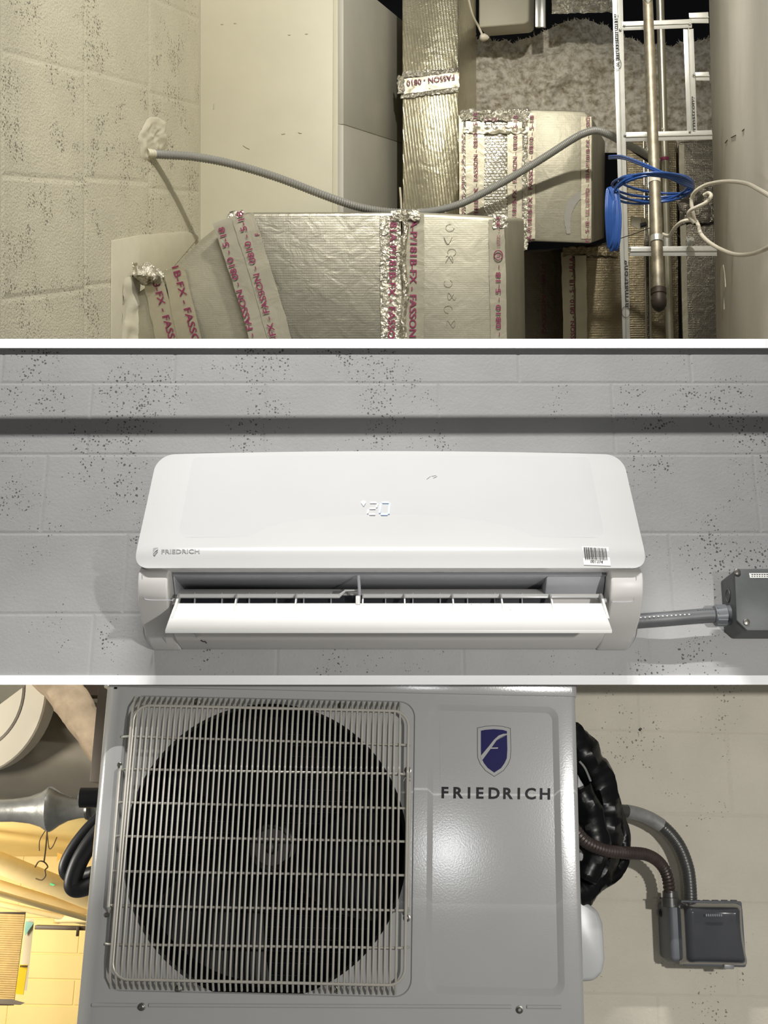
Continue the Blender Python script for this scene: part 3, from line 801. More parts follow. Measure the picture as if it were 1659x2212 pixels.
# white connector block
cb = thing('junction_block', M_TOP, PT(1380, 495, 4.2), 'small ivory cable block between the main tee and capped pipe', 'connector')
mb = MB(); tprism(mb, [(1362, 466), (1386, 470), (1384, 497), (1362, 488)], 4.25, .06); mb.build('body', 'ivory_plastic', cb, bevel=.004)
mb = MB(); tprism(mb, [(1386, 469, 4.26), (1401, 474, 4.28), (1400, 489, 4.28), (1385, 496, 4.26)], 4.26, .04); mb.build('side', 'ivory_plastic', cb, bevel=.004)
mb = MB(); mb.tube([PT(1384, 487, 4.24), PT(1396, 484, 4.23)], .009, 10); mb.build('socket', 'dark_ink', cb)
for i, (a_, b_, c_, lab) in enumerate((((1300, 528, 3.55), (1370, 505, 3.4), (1414, 488, 3.3), 'thin black wire slanting from blue cable to capped pipe'), ((1452, 500, 4.0), (1462, 506, 4.0), (1470, 514, 4.0), 'short thin wire beside slim steel conduit'))):
    mb = MB(); mb.tube(spline([PT(*a_), PT(*b_), PT(*c_)], 6), .0014, 6); tag(mb.build('tie_wire', 'thin_black_wire', None, frame=M_TOP), lab, 'wire')
mb = MB(); mb.tube([PT(1350, 308, 4.3), PT(1396, 340, 4.3), PT(1440, 372, 4.3)], .013, 10); tag(mb.build('rubber_line', 'thin_black_wire', None, frame=M_TOP), 'thick black line passing behind the main tee and pipes', 'hose')

# --- blue network cable
bc = thing('blue_cable_coil', M_TOP, PT(1320, 540, 3.1), 'bright blue network cable coiled round the tee and capped pipe', 'cable')
def loop_pts(cx, cy, rx, ry, tilt, d, dd, n=36, a0=0, a1=2 * math.pi):
    out = []
    for k in range(n + 1):
        a = a0 + (a1 - a0) * k / n; x = rx * math.cos(a); y = ry * math.sin(a)
        out.append(PT(cx + x * math.cos(tilt) - y * math.sin(tilt), cy + x * math.sin(tilt) + y * math.cos(tilt), d - dd * math.sin(a)))
    return out
for (cx, cy, rx, ry, ti, off) in ((1412, 404, 86, 28, -.10, 0), (1410, 402, 88, 24, .03, .01), (1414, 405, 84, 32, -.03, .02), (1418, 398, 80, 18, .12, .0), (1408, 408, 82, 30, -.16, .015)):
    mb = MB(); pts = loop_pts(cx, cy, rx, ry, ti, 3.22 - off, -.16)
    mb.tube(pts[:-1], .0037, 8, closed=True); mb.build('loop', 'blue_cable', bc)
for k in range(7):
    cx = 1318 + 2.6 * k; mb = MB(); dy = random.uniform(-6, 6)
    pts = [PT(cx - 6 + k, 410 + dy * .4, 3.12), PT(cx - 9 + k * .4, 450, 3.10), PT(cx - 7, 500, 3.10), PT(cx - 3, 536 + dy, 3.11), PT(cx + 4, 520, 3.10), PT(cx + 9 - k * .4, 470, 3.10), PT(cx + 3, 420 + dy, 3.11)]
    mb.tube(spline(pts, 8, True), .0037, 8, closed=True); mb.build('hanging_loop', 'blue_cable', bc)
for dx in (0, 4):
    mb = MB(); mb.tube(spline([PT(1316, 338 + dx, 3.45), PT(1345, 338 + dx, 3.30), PT(1385, 352 + dx, 3.10), PT(1430, 372 + dx, 3.05), PT(1470, 392 + dx, 3.10), PT(1494, 402 + dx, 3.15)], 8), .0037, 8); mb.build('lead', 'blue_cable', bc)
mb = MB(); mb.tube(spline([PT(1322, 428, 3.12), PT(1332, 405, 3.10), PT(1352, 388, 3.08), PT(1390, 376, 3.05)], 8), .0037, 8); mb.build('lead', 'blue_cable', bc)
# --- white cable at the right wall
wc = thing('white_cable_loop', M_TOP, PT(1560, 540, 3.0), 'off-white cable knotted and looping out across the right wall', 'cable')
mb = MB(); pts = [(1432, 506, 3.35), (1446, 509, 3.2), (1458, 492, 3.05), (1476, 478, 3.0), (1500, 477, 3.0), (1508, 486, 2.98), (1514, 505, 2.95), (1530, 522, 2.9), (1556, 538, 2.85), (1590, 550, 2.75), (1630, 547, 2.6), (1680, 525, 2.2)]
mb.tube(spline([PT(*p) for p in pts], 8), .0052, 10); mb.build('strand', 'white_cable', wc)
mb = MB(); pts = [(1502, 480, 2.96), (1496, 455, 2.95), (1494, 430, 2.95), (1504, 412, 2.93), (1530, 398, 2.9), (1570, 392, 2.8), (1610, 396, 2.65), (1640, 410, 2.45), (1690, 440, 2.1)]
mb.tube(spline([PT(*p) for p in pts], 8), .0050, 10); mb.build('strand', 'white_cable', wc)
mb = MB(); pts = [(1500, 482, 2.94), (1488, 468, 2.94), (1490, 456, 2.93), (1506, 447, 2.92), (1524, 438, 2.92), (1536, 424, 2.93), (1530, 417, 2.94), (1520, 422, 2.95)]
mb.tube(spline([PT(*p) for p in pts], 8), .0050, 10); mb.build('knot', 'white_cable', wc)
mb = MB(); mb.lathe(PT(1488, 524, 3.58), (.3, -1, .4), [(0, .012), (.01, .014), (.02, .008)], 10); tag(mb.build('grid_clip', 'galvanised_steel', None, frame=M_TOP), 'shiny little clip on the lowest cross tee', 'clip')

# ================================================================== MIDDLE BAY : the indoor unit on a grey block wall
YW = 2.05
def zM(py, y=YW): return PM(CX, py, y).z
mb = MB()
zt, zb = zM(742), zM(1469)
prof = [(YW, zb), (YW, zt), (YW + .14, zt), (YW + .14, zb + .10)]
mb.prism([(-1.0, y, z) for y, z in prof], [(1.0, y, z) for y, z in prof])
wall_mid = struct(mb.build('wall_middle', 'mortar_grey', None, frame=M_MID, smooth=0))
rows = [742.0, 828, 982, 1152, 1326, 1469]
offs = [1120, 1325, 480, 1450, 1000]
cells = []
L = 0.345
xs = []
for ri in range(5):
    z1, z0 = zM(rows[ri]), zM(rows[ri + 1])
    xo = PM(offs[ri], (rows[ri] + rows[ri + 1]) / 2, YW).x
    for k in range(-7, 7):
        x0 = xo + k * L; x1 = x0 + L
        if x1 < -.9 or x0 > .9: continue
        cells.append((max(x0, -1), min(x1, 1), z0, z1))
blocks(wall_mid, lambda u, v: Vector((u, YW, v)), cells, 'grey_block_paint', 0.0006, 0.0014, 0.004)
# white painted rails that cap and close the wall panel
for nm, (p0, p1) in (('trim_1', (732, 751.5)), ('trim_2', (1459, 1479))):
    yf = YW - .004; mb = MB()
    tl = .006 if nm == 'trim_1' else .004; z1, z0 = PM(CX, p0, yf).z, PM(CX, p1, yf - tl).z
    mb.prism([(-1.2, yf - tl, z0), (1.2, yf - tl, z0), (1.2, yf, z1), (-1.2, yf, z1)], [(-1.2, yf + .02, z0 + .006), (1.2, yf + .02, z0 + .006), (1.2, yf + .02, z1), (-1.2, yf + .02, z1)])
    struct(mb.build(nm, 'white_trim_paint', None, frame=M_MID, smooth=0))
# overhead rail out of the frame whose shadow falls across the wall
zs = zM(925); Lp = tube.location - CAM
tpar = 0.60 / (YW - Lp.y); bar = Vector((0, YW - .60, zs + (Lp.z - zs) * tpar))
mb = MB(); hw = .0105
mb.prism([(-1.6, bar.y - .004, bar.z - hw - .001), (1.6, bar.y - .004, bar.z - hw + .008), (1.6, bar.y - .004, bar.z + hw + .008), (-1.6, bar.y - .004, bar.z + hw - .001)],
         [(-1.6, bar.y + .004, bar.z - hw - .001), (1.6, bar.y + .004, bar.z - hw + .008), (1.6, bar.y + .004, bar.z + hw + .008), (-1.6, bar.y + .004, bar.z + hw - .001)])
struct(mb.build('overhead_rail', 'galvanised_steel', None, frame=M_MID))

mb = MB(); mb.box((-1.7, -.30, 2.82), (1.7, .135, 2.886))  # unseen baffle, added to keep the tube's light off the outdoor unit
struct(mb.build('light_baffle', 'galvanised_steel', None, frame=M_MID))
ac = thing('air_conditioner', M_MID, PM(843, 1400, 2.04), 'white wall-mounted air conditioner with open louvre showing 20 on its display', 'air conditioner')
PROF = []
_y = 1.868; _z = PM(CX, 1228, _y).z; _py = 1228.0       # walk up the cover: upright lip, quick bend, then a plain slope back to the wall
while _py >= 976:
    PROF.insert(0, (_py, _y))
    k_ = min(1, max(0, (1208 - _py) / 34)); k_ = k_ * k_ * (3 - 2 * k_)
    sl = 0.09 + 0.46 * k_
    z2 = PM(CX, _py - 4, _y).z; _y += (z2 - _z) * sl / (1 - sl * .3) * 1.0; _py -= 4; _z = PM(CX, _py, _y).z
def yprof(py):
    if py <= PROF[0][0]: return PROF[0][1]
    for (a0, b0), (a1, b1) in zip(PROF, PROF[1:]):
        if py <= a1: return b0 + (b1 - b0) * (py - a0) / (a1 - a0)
    return PROF[-1][1]
pc = spline([Vector((a, b, 0)) for a, b in PROF], 6)
def ysm(py):
    for a, b in zip(pc, pc[1:]):
        if py <= b.x: return a.y + (b.y - a.y) * max(0, (py - a.x)) / max(1e-6, b.x - a.x)
    return pc[-1].y
XL, XR = PM(290, 1212, 1.871).x, PM(1397, 1212, 1.871).x
def sAC(px, py):
    y = ysm(py); u = (PM(px, py, y).x - XL) / (XR - XL)
    return PM(px, py, y - .5 * .006 * (1 - (2 * u - 1) ** 2) * max(0, 1 - (py - 981) / 246))
def panel(mb, xl, xr, py0, py1, rt, rb, off=0.0, rim=0.04, bow=True):
    """curved, round-cornered cover following the profile"""
    N_ = 60; prof = []
    for k in range(N_ + 1):
        s = k / N_; s = .5 - .5 * math.cos(math.pi * s)
        py = py0 + (py1 - py0) * s; q = PM(CX, py, ysm(py)); prof.append(Vector((0, q.y - off, q.z)))
    arc = [0]
    for a, b in zip(prof, prof[1:]): arc.append(arc[-1] + (b - a).length)
    T = arc[-1]; rows_ = []
    for p, s in zip(prof, arc):
        ins = 0
        if s < rt: ins = rt - math.sqrt(max(0, rt * rt - (rt - s) ** 2))
        elif s > T - rb: e = T - s; ins = rb - math.sqrt(max(0, rb * rb - (rb - e) ** 2))
        x0, x1 = xl + ins, xr - ins
        cols = []
        for i in range(25):
            u = i / 24; x = x0 + (x1 - x0) * u
            e = min(x - xl, xr - x); bz = 0
            dz = 0
            if bow: dz = .006 * (1 - ((u - .5) * 2) ** 2) * (1 - s / T)
            roll = .010 * max(0, 1 - e / .03) ** 2 if bow else 0
            cols.append(Vector((x, p.y + roll, p.z + dz)))
        rows_.append(cols)
    idx = [mb.add(c) for c in rows_]
    for a, b in zip(idx, idx[1:]):
        for i in range(24): mb.f.append([a[i], a[i + 1], b[i + 1], b[i]])
    if rim:
        loop = [r[0] for r in rows_] + rows_[-1][1:] + [r[-1] for r in rows_[::-1]][1:] + rows_[0][::-1][1:-1]
        c = Vector(((xl + xr) / 2, 0, sum(p.z for p in prof) / len(prof)))
        i = mb.add(loop); j = mb.add([Vector((c.x + (p.x - c.x) * .992, min(p.y + rim, YW - .001), c.z + (p.z - c.z) * .985)) for p in loop]); n = len(loop)
        for k in range(n): mb.f.append([i[k], i[(k + 1) % n], j[(k + 1) % n], j[k]])
mb = MB(); panel(mb, XL, XR, 981, 1227, .040, .026)
cover = mb.build('front_cover', 'ac_white', ac, smooth=50)
mb = MB(); panel(mb, PM(346, 1150, 1.892).x, PM(1345, 1150, 1.892).x, 989, 1161, .012, .022, .0005, 0, True)
mb.build('clear_film', 'ac_film', cover, smooth=50)
# display
def seg(mb, p0, p1, w=2.0):
    p0, p1 = Vector(p0), Vector(p1); d = (p1 - p0).normalized(); n = Vector((-d.y, d.x)) * w; e = d * w * .7
    pts = [p0 - d * 0, p0 + e + n, p1 - e + n, p1, p1 - e - n, p0 + e - n]
    mb.face([sAC(p.x, p.y) + Vector((0, -.0022, .0006)) for p in pts])
mb = MB()
for a_, b_ in (((799, 1087), (814, 1087)), ((816, 1088), (813, 1098)), ((798, 1099.5), (812, 1099.5)), ((796, 1101), (794, 1111)), ((797, 1112), (811, 1112))): seg(mb, a_, b_, 1.7)
mb.build('display_digit', 'display_white', cover, smooth=0)
mb = MB()
for a_, b_ in (((825, 1086.5), (841, 1086.5)), ((842, 1088), (839.5, 1112)), ((823, 1088), (820, 1110)), ((822, 1112), (838, 1112))): seg(mb, a_, b_, 1.9)
mb.build('display_digit', 'display_blue', cover, smooth=0)
mb = MB()
arcp = [(785 + 7.5 * math.cos(math.radians(a)), 1094 - 11.5 * math.sin(math.radians(a))) for a in range(40, 141, 20)]
mb.face([sAC(p[0], p[1]) + Vector((0, -.0022, .0006)) for p in [(785.5, 1095)] + arcp]); mb.build('display_signal', 'display_white', cover, smooth=0)
# logo and lettering
def shield(cx, cy, wd, h, n=10):
    """heater-shield outline in pixels, top edge slightly arched"""
    pts = []
    for k in range(n + 1):
        t = k / n; pts.append((cx - wd + 2 * wd * t, cy - h * (.92 + .08 * math.sin(t * math.pi))))
    for k in range(1, n + 1):
        t = k / n; pts.append((cx + wd * (1 if t < .42 else math.cos((t - .42) / .58 * math.pi / 2) ** .75), cy - h * .92 + 1.92 * h * t))
    for k in range(n - 1, 0, -1):
        t = k / n; pts.append((cx - wd * (1 if t < .42 else math.cos((t - .42) / .58 * math.pi / 2) ** .75), cy - h * .92 + 1.92 * h * t))
    return pts
E2 = Vector((0, -.0009, .0005))
def flat(name, pts, mat, parent, surf, eps):
    """flat print given by an outline (concave outlines allowed)"""
    bm = bmesh.new(); vs = [bm.verts.new(surf(*p) + eps) for p in pts]; f = bm.faces.new(vs)
    bmesh.ops.triangulate(bm, faces=[f], ngon_method='EAR_CLIP'); me = bpy.data.meshes.new(name); bm.to_mesh(me); bm.free(); me.materials.append(MATS[mat])
    return put(name, me, parent)
flat('logo_shield', [(331, 1185), (341.5, 1183.5), (341, 1193), (334, 1201), (331.5, 1198)], 'ac_logo', cover, sAC, E2)
flat('logo_stroke', [(331.5, 1195), (335, 1190), (341.8, 1186), (341.5, 1188.2), (336, 1192), (332, 1197)], 'ac_white', cover, sAC, E2 * 1.8)
text('FRIEDRICH', 'ac_logo', cover, sAC, (349, 1196.5), (1, -.012), 9.2, 82, .012, 'lettering', E2)
# barcode sticker
st = flat('barcode_sticker', [(1257, 1181), (1314, 1183), (1319, 1223), (1261, 1221)], 'sticker_white', cover, sAC, Vector((0, -.0012, .0005)))
st['label'] = 'white asset sticker with barcode and number 001374'
mb = MB(); x = 1260.5; random.seed(11)
while x < 1309:
    wbar = random.choice((1.0, 1.0, 1.6, 2.4)); sk = 3.0
    y0 = 1183.5 + (x - 1260) * .045; y1 = 1209 + (x - 1260) * .045
    mb.face([sAC(*p) + Vector((0, -.002, .0008)) for p in ((x, y0), (x + wbar, y0), (x + wbar + sk, y1), (x + sk, y1))])
    x += wbar + random.choice((.8, 1.0, 1.5))
mb.build('barcode', 'dark_ink', st, smooth=0)
text('001374', 'dark_ink', st, sAC, (1275, 1217), (1, .045), 6.4, 27, .01, 'lettering', Vector((0, -.002, .0008)))
# a smudge of print and scratches
mb = MB()
for (a_, b_) in (((922, 1036), (930, 1030)), ((932, 1030), (942, 1028)), ((936, 1034), (944, 1030))): mb.tube([sAC(*a_) + E2, sAC(*b_) + E2], .0005, 4)
mb.build('scuff', 'ac_logo', cover)

# housing
def prof_pts(lst): return [(y, PM(CX, py, y).z) for py, y in lst]
def xprism(mb, prof, x0, x1): return mb.prism([(x0, y, z) for y, z in prof], [(x1, y, z) for y, z in prof])
zc = PM(CX, 1232, 1.90).z
hx0, hx1 = PM(362, 1260, 1.88).x, PM(1320, 1260, 1.88).x
endp = prof_pts([(p.x, p.y) for p in spline([Vector(q) for q in ((1237, 1.880, 0), (1262, 1.879, 0), (1300, 1.893, 0), (1345, 1.932, 0), (1385, 1.996, 0), (1403, 2.040, 0))], 4)])
z_low = endp[-1][1]
z_hi = PM(CX, 1000, 2.0).z
endp = endp + [(YW, z_low), (YW, z_hi), (2.015, z_hi), (1.93, PM(CX, 1200, 1.93).z)]
hs = MB(); xprism(hs, endp, XL + .006, hx0); o = hs.build('end_housing', 'ac_body', ac, bevel=.005, segs=3)
hs = MB(); xprism(hs, endp, hx1, XR - .006); o2 = hs.build('end_housing', 'ac_body', ac, bevel=.005, segs=3)
lowp = prof_pts([(1272, 1.975), (1284, 1.945), (1306, 1.942), (1340, 1.928), (1364, 1.946), (1385, 1.986), (1401, 2.040)]) 
lowp = lowp + [(YW, lowp[-1][1]), (YW, lowp[0][1])]
hs = MB(); xprism(hs, lowp, hx0, hx1); hs.build('lower_housing', 'ac_body', ac, bevel=.003)
upp = prof_pts([(1243, 1.912), (1256, 1.95)]); upp = upp + [(YW, upp[1][1]), (YW, z_hi), (2.015, z_hi), (1.95, PM(CX, 1200, 1.95).z)]
hs = MB(); xprism(hs, upp, hx0, hx1); hs.build('outlet_lip', 'ac_inner', ac, bevel=.002)
hs = MB(); hs.box((hx0, 2.03, lowp[0][1]), (hx1, 2.045, upp[1][1])); hs.build('outlet_back', 'ac_dark', ac, smooth=0)
# inner end plates of the outlet
hs = MB(); xprism(hs, prof_pts([(1244, 1.915), (1286, 1.945)]) + [(2.03, zM(1286, 1.945)), (2.03, zM(1244, 1.915))], PM(1175, 1265, 1.95).x, hx1 - .001); hs.build('motor_cover', 'ac_inner', ac, bevel=.004)
hs = MB(); xprism(hs, prof_pts([(1244, 1.915), (1286, 1.945)]) + [(2.03, zM(1286, 1.945)), (2.03, zM(1244, 1.915))], hx0 + .001, PM(384, 1265, 1.95).x); hs.build('outlet_cheek', 'ac_inner', ac, bevel=.006)
# dark strip put in for the slot's shade, and vertical guide vanes behind the flap bar
hs = MB(); hs.box((PM(390, 1295, 1.94).x, 1.9395, PM(CX, 1306, 1.9395).z), (PM(1190, 1295, 1.94).x, 1.9415, PM(CX, 1286, 1.9395).z)); hs.build('slot_shade_strip', 'ac_dark', ac, smooth=0)
vane = MB().box((-.0008, 0, -.014), (.0008, .012, .014)).mesh('guide_vane', 'ac_inner', smooth=0)
for k in range(13): put('guide_vane', vane, ac, off=PM(420 + k * 59, 1297, 1.930))
# panels scored on the corners
for (x0, x1, y0, y1, xx) in ((307, 374, 1238, 1296, 0), (1322, 1374, 1242, 1300, 0)):
    mb = MB(); e_ = lambda px, py: PM(px, py, 1.878 + max(0, (py - 1262)) * .0004) + Vector((0, -.0015, 0))
    mb.tube(spline([e_(x0, y0 + 4), e_(x0 + 4, y1 - 10), e_(x0 + 12, y1), e_(x1, y1 + 1)] if x0 < 800 else [e_(x1, y0 + 4), e_(x1 - 4, y1 - 10), e_(x1 - 12, y1), e_(x0, y1 + 1)], 6), .0007, 5)
    mb.build('score_line', 'ac_inner', ac)
def ylow(py):
    L_ = [(1340, 1.928), (1364, 1.946), (1385, 1.986), (1401, 2.040)]
    for (a0, b0), (a1, b1) in zip(L_, L_[1:]):
        if py <= a1: return b0 + (b1 - b0) * (py - a0) / (a1 - a0)
    return 2.04
mb = MB(); e_ = lambda px, py: PM(px, py, ylow(py) - .001)
mb.tube(spline([e_(362, 1401), e_(356, 1372), e_(366, 1368), e_(414, 1368), e_(424, 1376), e_(430, 1401)], 6), .0006, 5); mb.build('score_line', 'ac_inner', ac)
mb = MB(); mb.tube([e_(434, 1383), e_(439, 1386), e_(442, 1385), e_(446, 1389)], .0012, 5); mb.build('ink_mark', 'dark_ink', ac)
# flap
fl = thing('tmp', M_MID, (0, 0, 0), 'x', 'x'); bpy.data.objects.remove(fl)
FP = [(1303, 1.905), (1318, 1.884), (1340, 1.856), (1361, 1.832)]
fx0, fx1 = PM(357, 1359, 1.833).x, PM(1322, 1361, 1.833).x
def sFl(px, py):
    for (a0, b0), (a1, b1) in zip(FP, FP[1:]):
        if py <= a1: return PM(px, py, b0 + (b1 - b0) * (py - a0) / (a1 - a0))
    return PM(px, py, FP[-1][1])
mb = MB(); pp = prof_pts(FP); bk = [(y + .002, z - .005) for y, z in pp[::-1]]
xprism(mb, pp + bk, fx0, fx1); flap = mb.build('louvre_flap', 'flap_white', ac, bevel=.0006)
hz = prof_pts([(1283, 1.917), (1291, 1.915)])
bx0, bx1 = PM(383, 1287, 1.916).x, PM(1300, 1287, 1.916).x
nx0, nx1 = PM(733, 1287, 1.916).x, PM(783, 1287, 1.916).x
for (x0, x1) in ((bx0, nx0), (nx1, bx1)):
    mb = MB(); mb.box((x0, 1.915, hz[1][1]), (x1, 1.924, hz[0][1])); mb.build('hinge_bar', 'ac_white', flap, bevel=.001)
mb = MB(); a_ = [(nx0, 1.915, hz[1][1]), (nx0 + .011, 1.918, hz[1][1] + .012), (nx1 - .01, 1.918, hz[1][1] + .013), (nx1 - .01, 1.918, hz[0][1] + .008), (nx0 + .010, 1.918, hz[0][1] + .008), (nx0, 1.915, hz[0][1])]
mb.prism(a_, [(p[0], p[1] + .006, p[2]) for p in a_]); mb.build('hinge_step', 'ac_white', flap)
for px in (385, 511, 640, 784, 874, 978, 1083, 1190, 1300):
    mb = MB(); tip = 1326 if px not in (385, 1300) else 1336
    x = PM(px, 1300, 1.91).x; t0 = Vector((x, 1.914, hz[0][1])); t1 = Vector((x, 1.9145, PM(px, 1296, 1.9145).z)); t2 = sFl(px, tip); t2.x = x; t3 = sFl(px, 1306); t3.x = x
    a_ = [t0, Vector((x, 1.906, hz[1][1])), t2, t3 + Vector((0, .004, 0)), Vector((x, 1.922, hz[1][1]))]
    wd = .0013 if px not in (385, 1300) else .002
    mb.prism([p - Vector((wd, 0, 0)) for p in a_], [p + Vector((wd, 0, 0)) for p in a_]); mb.build('flap_rib', 'ac_white', flap)
mb = MB(); mb.tube([PM(774, 1243, 1.905), PM(776, 1270, 1.908), PM(776, 1300, 1.905)], .0028, 8); mb.build('link_arm', 'ac_inner', ac)
mb = MB(); mb.box((PM(768, 1295, 1.90).x, 1.898, PM(770, 1306, 1.90).z), (PM(778, 1295, 1.90).x, 1.912, PM(770, 1286, 1.90).z)); mb.build('link_clip', 'ac_white', ac, bevel=.002)
for px in (380, 1304):
    mb = MB(); p = PM(px, 1297, 1.912); mb.lathe(p - Vector((.006, 0, 0)), (1, 0, 0), [(0, .004), (.012, .004)], 12); mb.build('pivot_pin', 'ac_white', flap)
# clear tabs of film hanging from the lower corners
for sx, px in ((1, 312), (-1, 1372)):
    mb = MB(); xx = XL + .004 if sx > 0 else XR - .004
    prof_ = [PM(CX, py, y) for py, y in ((1345, 1.955), (1375, 1.985), (1400, 2.035))]
    mb.grid(lambda u, v: Vector((xx - sx * .006 * math.sin(v * 3.1), prof_[0].y + (prof_[2].y - prof_[0].y) * v + .012 * u, prof_[0].z + (prof_[2].z - prof_[0].z) * v)), 4, 8)
    mb.build('film_tab', 'ac_film', ac)

# grey conduit and box to the right
mc = thing('liquidtight_conduit', M_MID, PM(1380, 1342, 2.02), 'grey liquid-tight conduit running from air conditioner to wall box', 'conduit')
pth = spline([PM(1330, 1348, 2.02), PM(1375, 1342, 2.015), PM(1440, 1337, 2.01), PM(1510, 1331, 2.01), PM(1550, 1329, 2.01)], 10)
mb = MB(); mb.tube(pth, .0138, 20); mb.build('hose', 'pvc_grey', mc)
mb = MB()
for k in range(12):
    px = 1384 + k * 9.5; q = PM(px, 1334 - (px - 1384) * .067, 1.9968); mb.box(q - Vector((.0014, .0006, .0008)), q + Vector((.0014, .0006, .0008)))
mb.build('printed_dots', 'sticker_white', mc, smooth=0)
mb = MB()
for k in range(7):
    for r in range(4):
        q = PM(1508 + k * 5.5, 1320 + r * 6 - k * .3, 1.9965 + .002 * abs(r - 1.5)); mb.box(q - Vector((.0016, .0004, .0018)), q + Vector((.0016, .0004, .0018)))
mb.build('printed_marks', 'dark_ink', mc, smooth=0)
ax = (pth[-1] - pth[-6]).normalized()
mb = MB(); mb.lathe(PM(1541, 1330, 2.01), ax, [(0, .0145), (.002, .0185), (.022, .0200), (.024, .0180), (.030, .0180), (.032, .0195), (.040, .0195), (.042, .015)], 22); mb.build('fitting', 'fitting_grey', mc)
rib = MB().box((-.009, -.0012, -.0012), (.009, .0012, .0012)).mesh('grip_rib', 'fitting_grey', smooth=0)
c0 = PM(1541, 1330, 2.01) + ax * .013
for k in range(9):
    a_ = math.radians(-140 + k * 35); put('grip_rib', rib, mc, off=c0 + Vector((0, math.sin(a_) * -.0188 if False else -math.cos(a_) * .0190, math.sin(a_) * .0190)))
jb = thing('junction_box', M_MID, PM(1630, 1360, 2.03), 'dark grey weathered junction box at the right end of the conduit', 'box')
bz0, bz1 = PM(1600, 1362, 1.965).z, PM(1600, 1232, 1.965).z
bx_ = PM(1586, 1290, 1.965).x
mb = MB(); mb.prism([(bx_ + .002, 1.968, bz0 + .014), (bx_ + .016, 1.968, bz0), (.80, 1.968, bz0), (.80, 1.968, bz1), (bx_ + .004, 1.968, bz1)], [(bx_ + .002, YW, bz0 + .014), (bx_ + .016, YW, bz0), (.80, YW, bz0), (.80, YW, bz1), (bx_ + .004, YW, bz1)])
mb.build('box_body', 'pvc_box', jb, bevel=.003)
mb = MB(); mb.prism([(bx_ - .001, 1.960, bz0 + .018), (bx_ + .016, 1.960, bz0 - .001), (.80, 1.960, bz0 - .001), (.80, 1.960, bz1 + .002), (bx_ + .004, 1.960, bz1 + .002)], [(bx_ - .001, 1.966, bz0 + .018), (bx_ + .016, 1.966, bz0 - .001), (.80, 1.966, bz0 - .001), (.80, 1.966, bz1 + .002), (bx_ + .004, 1.966, bz1 + .002)])
cov = mb.build('cover_plate', 'pvc_box', jb, bevel=.0015)
for (px, py) in ((1592, 1236), (1612, 1344)):
    mb = MB(); mb.lathe(PM(px, py, 1.9605), (0, -1, 0), [(0, .0062), (.003, .0058), (.004, .003)], 14); s_o = mb.build('screw', 'screw_steel', cov)
mb = MB(); q = PM(1618, 1238, 1.9592); mb.prism([q, q + Vector((.05, 0, 0)), q + Vector((.05, 0, -.009)), q + Vector((.001, 0, -.009))], [q + Vector((0, .0005, 0)), q + Vector((.05, .0005, 0)), q + Vector((.05, .0005, -.009)), q + Vector((.001, .0005, -.009))]); lb = mb.build('rating_label', 'sticker_white', cov)
mb = MB()
for k in range(9):
    q2 = q + Vector((.004 + k * .0045, -.0006, -.0030)); mb.box(q2, q2 + Vector((.003, .0003, -.0014 if False else .0012))); 
    q3 = q + Vector((.004 + k * .0045, -.0006, -.0066)); mb.box(q3, q3 + Vector((.0022, .0003, .0012)))
mb.build('label_print', 'dark_ink', lb, smooth=0)
for k, z in enumerate((.36, .66)):
    mb = MB(); zz = bz0 + (bz1 - bz0) * z; xk = bx_ + .0022
    mb.lathe((xk + .0004, 2.008, zz), (-1, 0, 0), [(0, .013), (.0012, .0125), (.0013, .011), (.0005, .0105)], 20); mb.build('knockout', 'pvc_box', jb)

# ================================================================== LOWER BAY : the outdoor unit
YF, YWL = 2.12, 2.47
ou = thing('outdoor_unit', M_BOT, PB(730, 2280, YF), 'large light grey outdoor condenser unit with round fan behind a wire grille', 'outdoor unit')
oxl = PB(197, 1860, YF + .03).x; oxr = PB(1254, 1860, YF).x
ozt = PB(740, 1494, YF).z; ozb = PB(740, 2290, YF).z
R1 = .038
gx0, gx1 = PB(250, 1830, YF).x, PB(893, 1830, YF).x; gz1, gz0 = PB(570, 1508, YF).z, PB(560, 2148, YF).z
cx_, cz_ = PB(573, 1829, YF).x, PB(573, 1829, YF).z; rad = (PB(881, 1829, YF).x - PB(266, 1829, YF).x) / 2
rx0, rx1 = PB(922, 1830, YF).x, PB(1213, 1830, YF).x; rz1, rz0 = PB(1065, 1524, YF).z, PB(1070, 2150, YF).z
g_loop = rrect(gx0, gx1, gz0, gz1, .030, 8); r_loop = rrect(rx0, rx1, rz0, rz1, .022, 8)
g_in = rrect(gx0 + .002, gx1 - .002, gz0 + .002, gz1 - .002, .028, 8)
r_mid = rrect(rx0 + .004, rx1 - .004, rz0 + .004, rz1 - .004, .019, 8)
r_in = rrect(rx0 + .011, rx1 - .011, rz0 + .012, rz1 - .011, .014, 8)
circ = [(cx_ + rad * math.cos(k * math.pi / 40), cz_ + rad * math.sin(k * math.pi / 40)) for k in range(80)]
mb = MB()
fxl, fxr = oxl + R1, oxr - .010
outer = [(fxl, ozb), (fxr, ozb), (fxr, ozt), (fxl, ozt)]
add_fill(mb, [outer, g_loop, r_loop], YF)
wall_loop(mb, g_loop, YF, g_in, YF + .004); add_fill(mb, [g_in, circ], YF + .004)
wall_loop(mb, r_loop, YF, r_mid, YF + .002); wall_loop(mb, r_mid, YF + .002, r_in, YF + .0065); add_fill(mb, [r_in], YF + .0065)
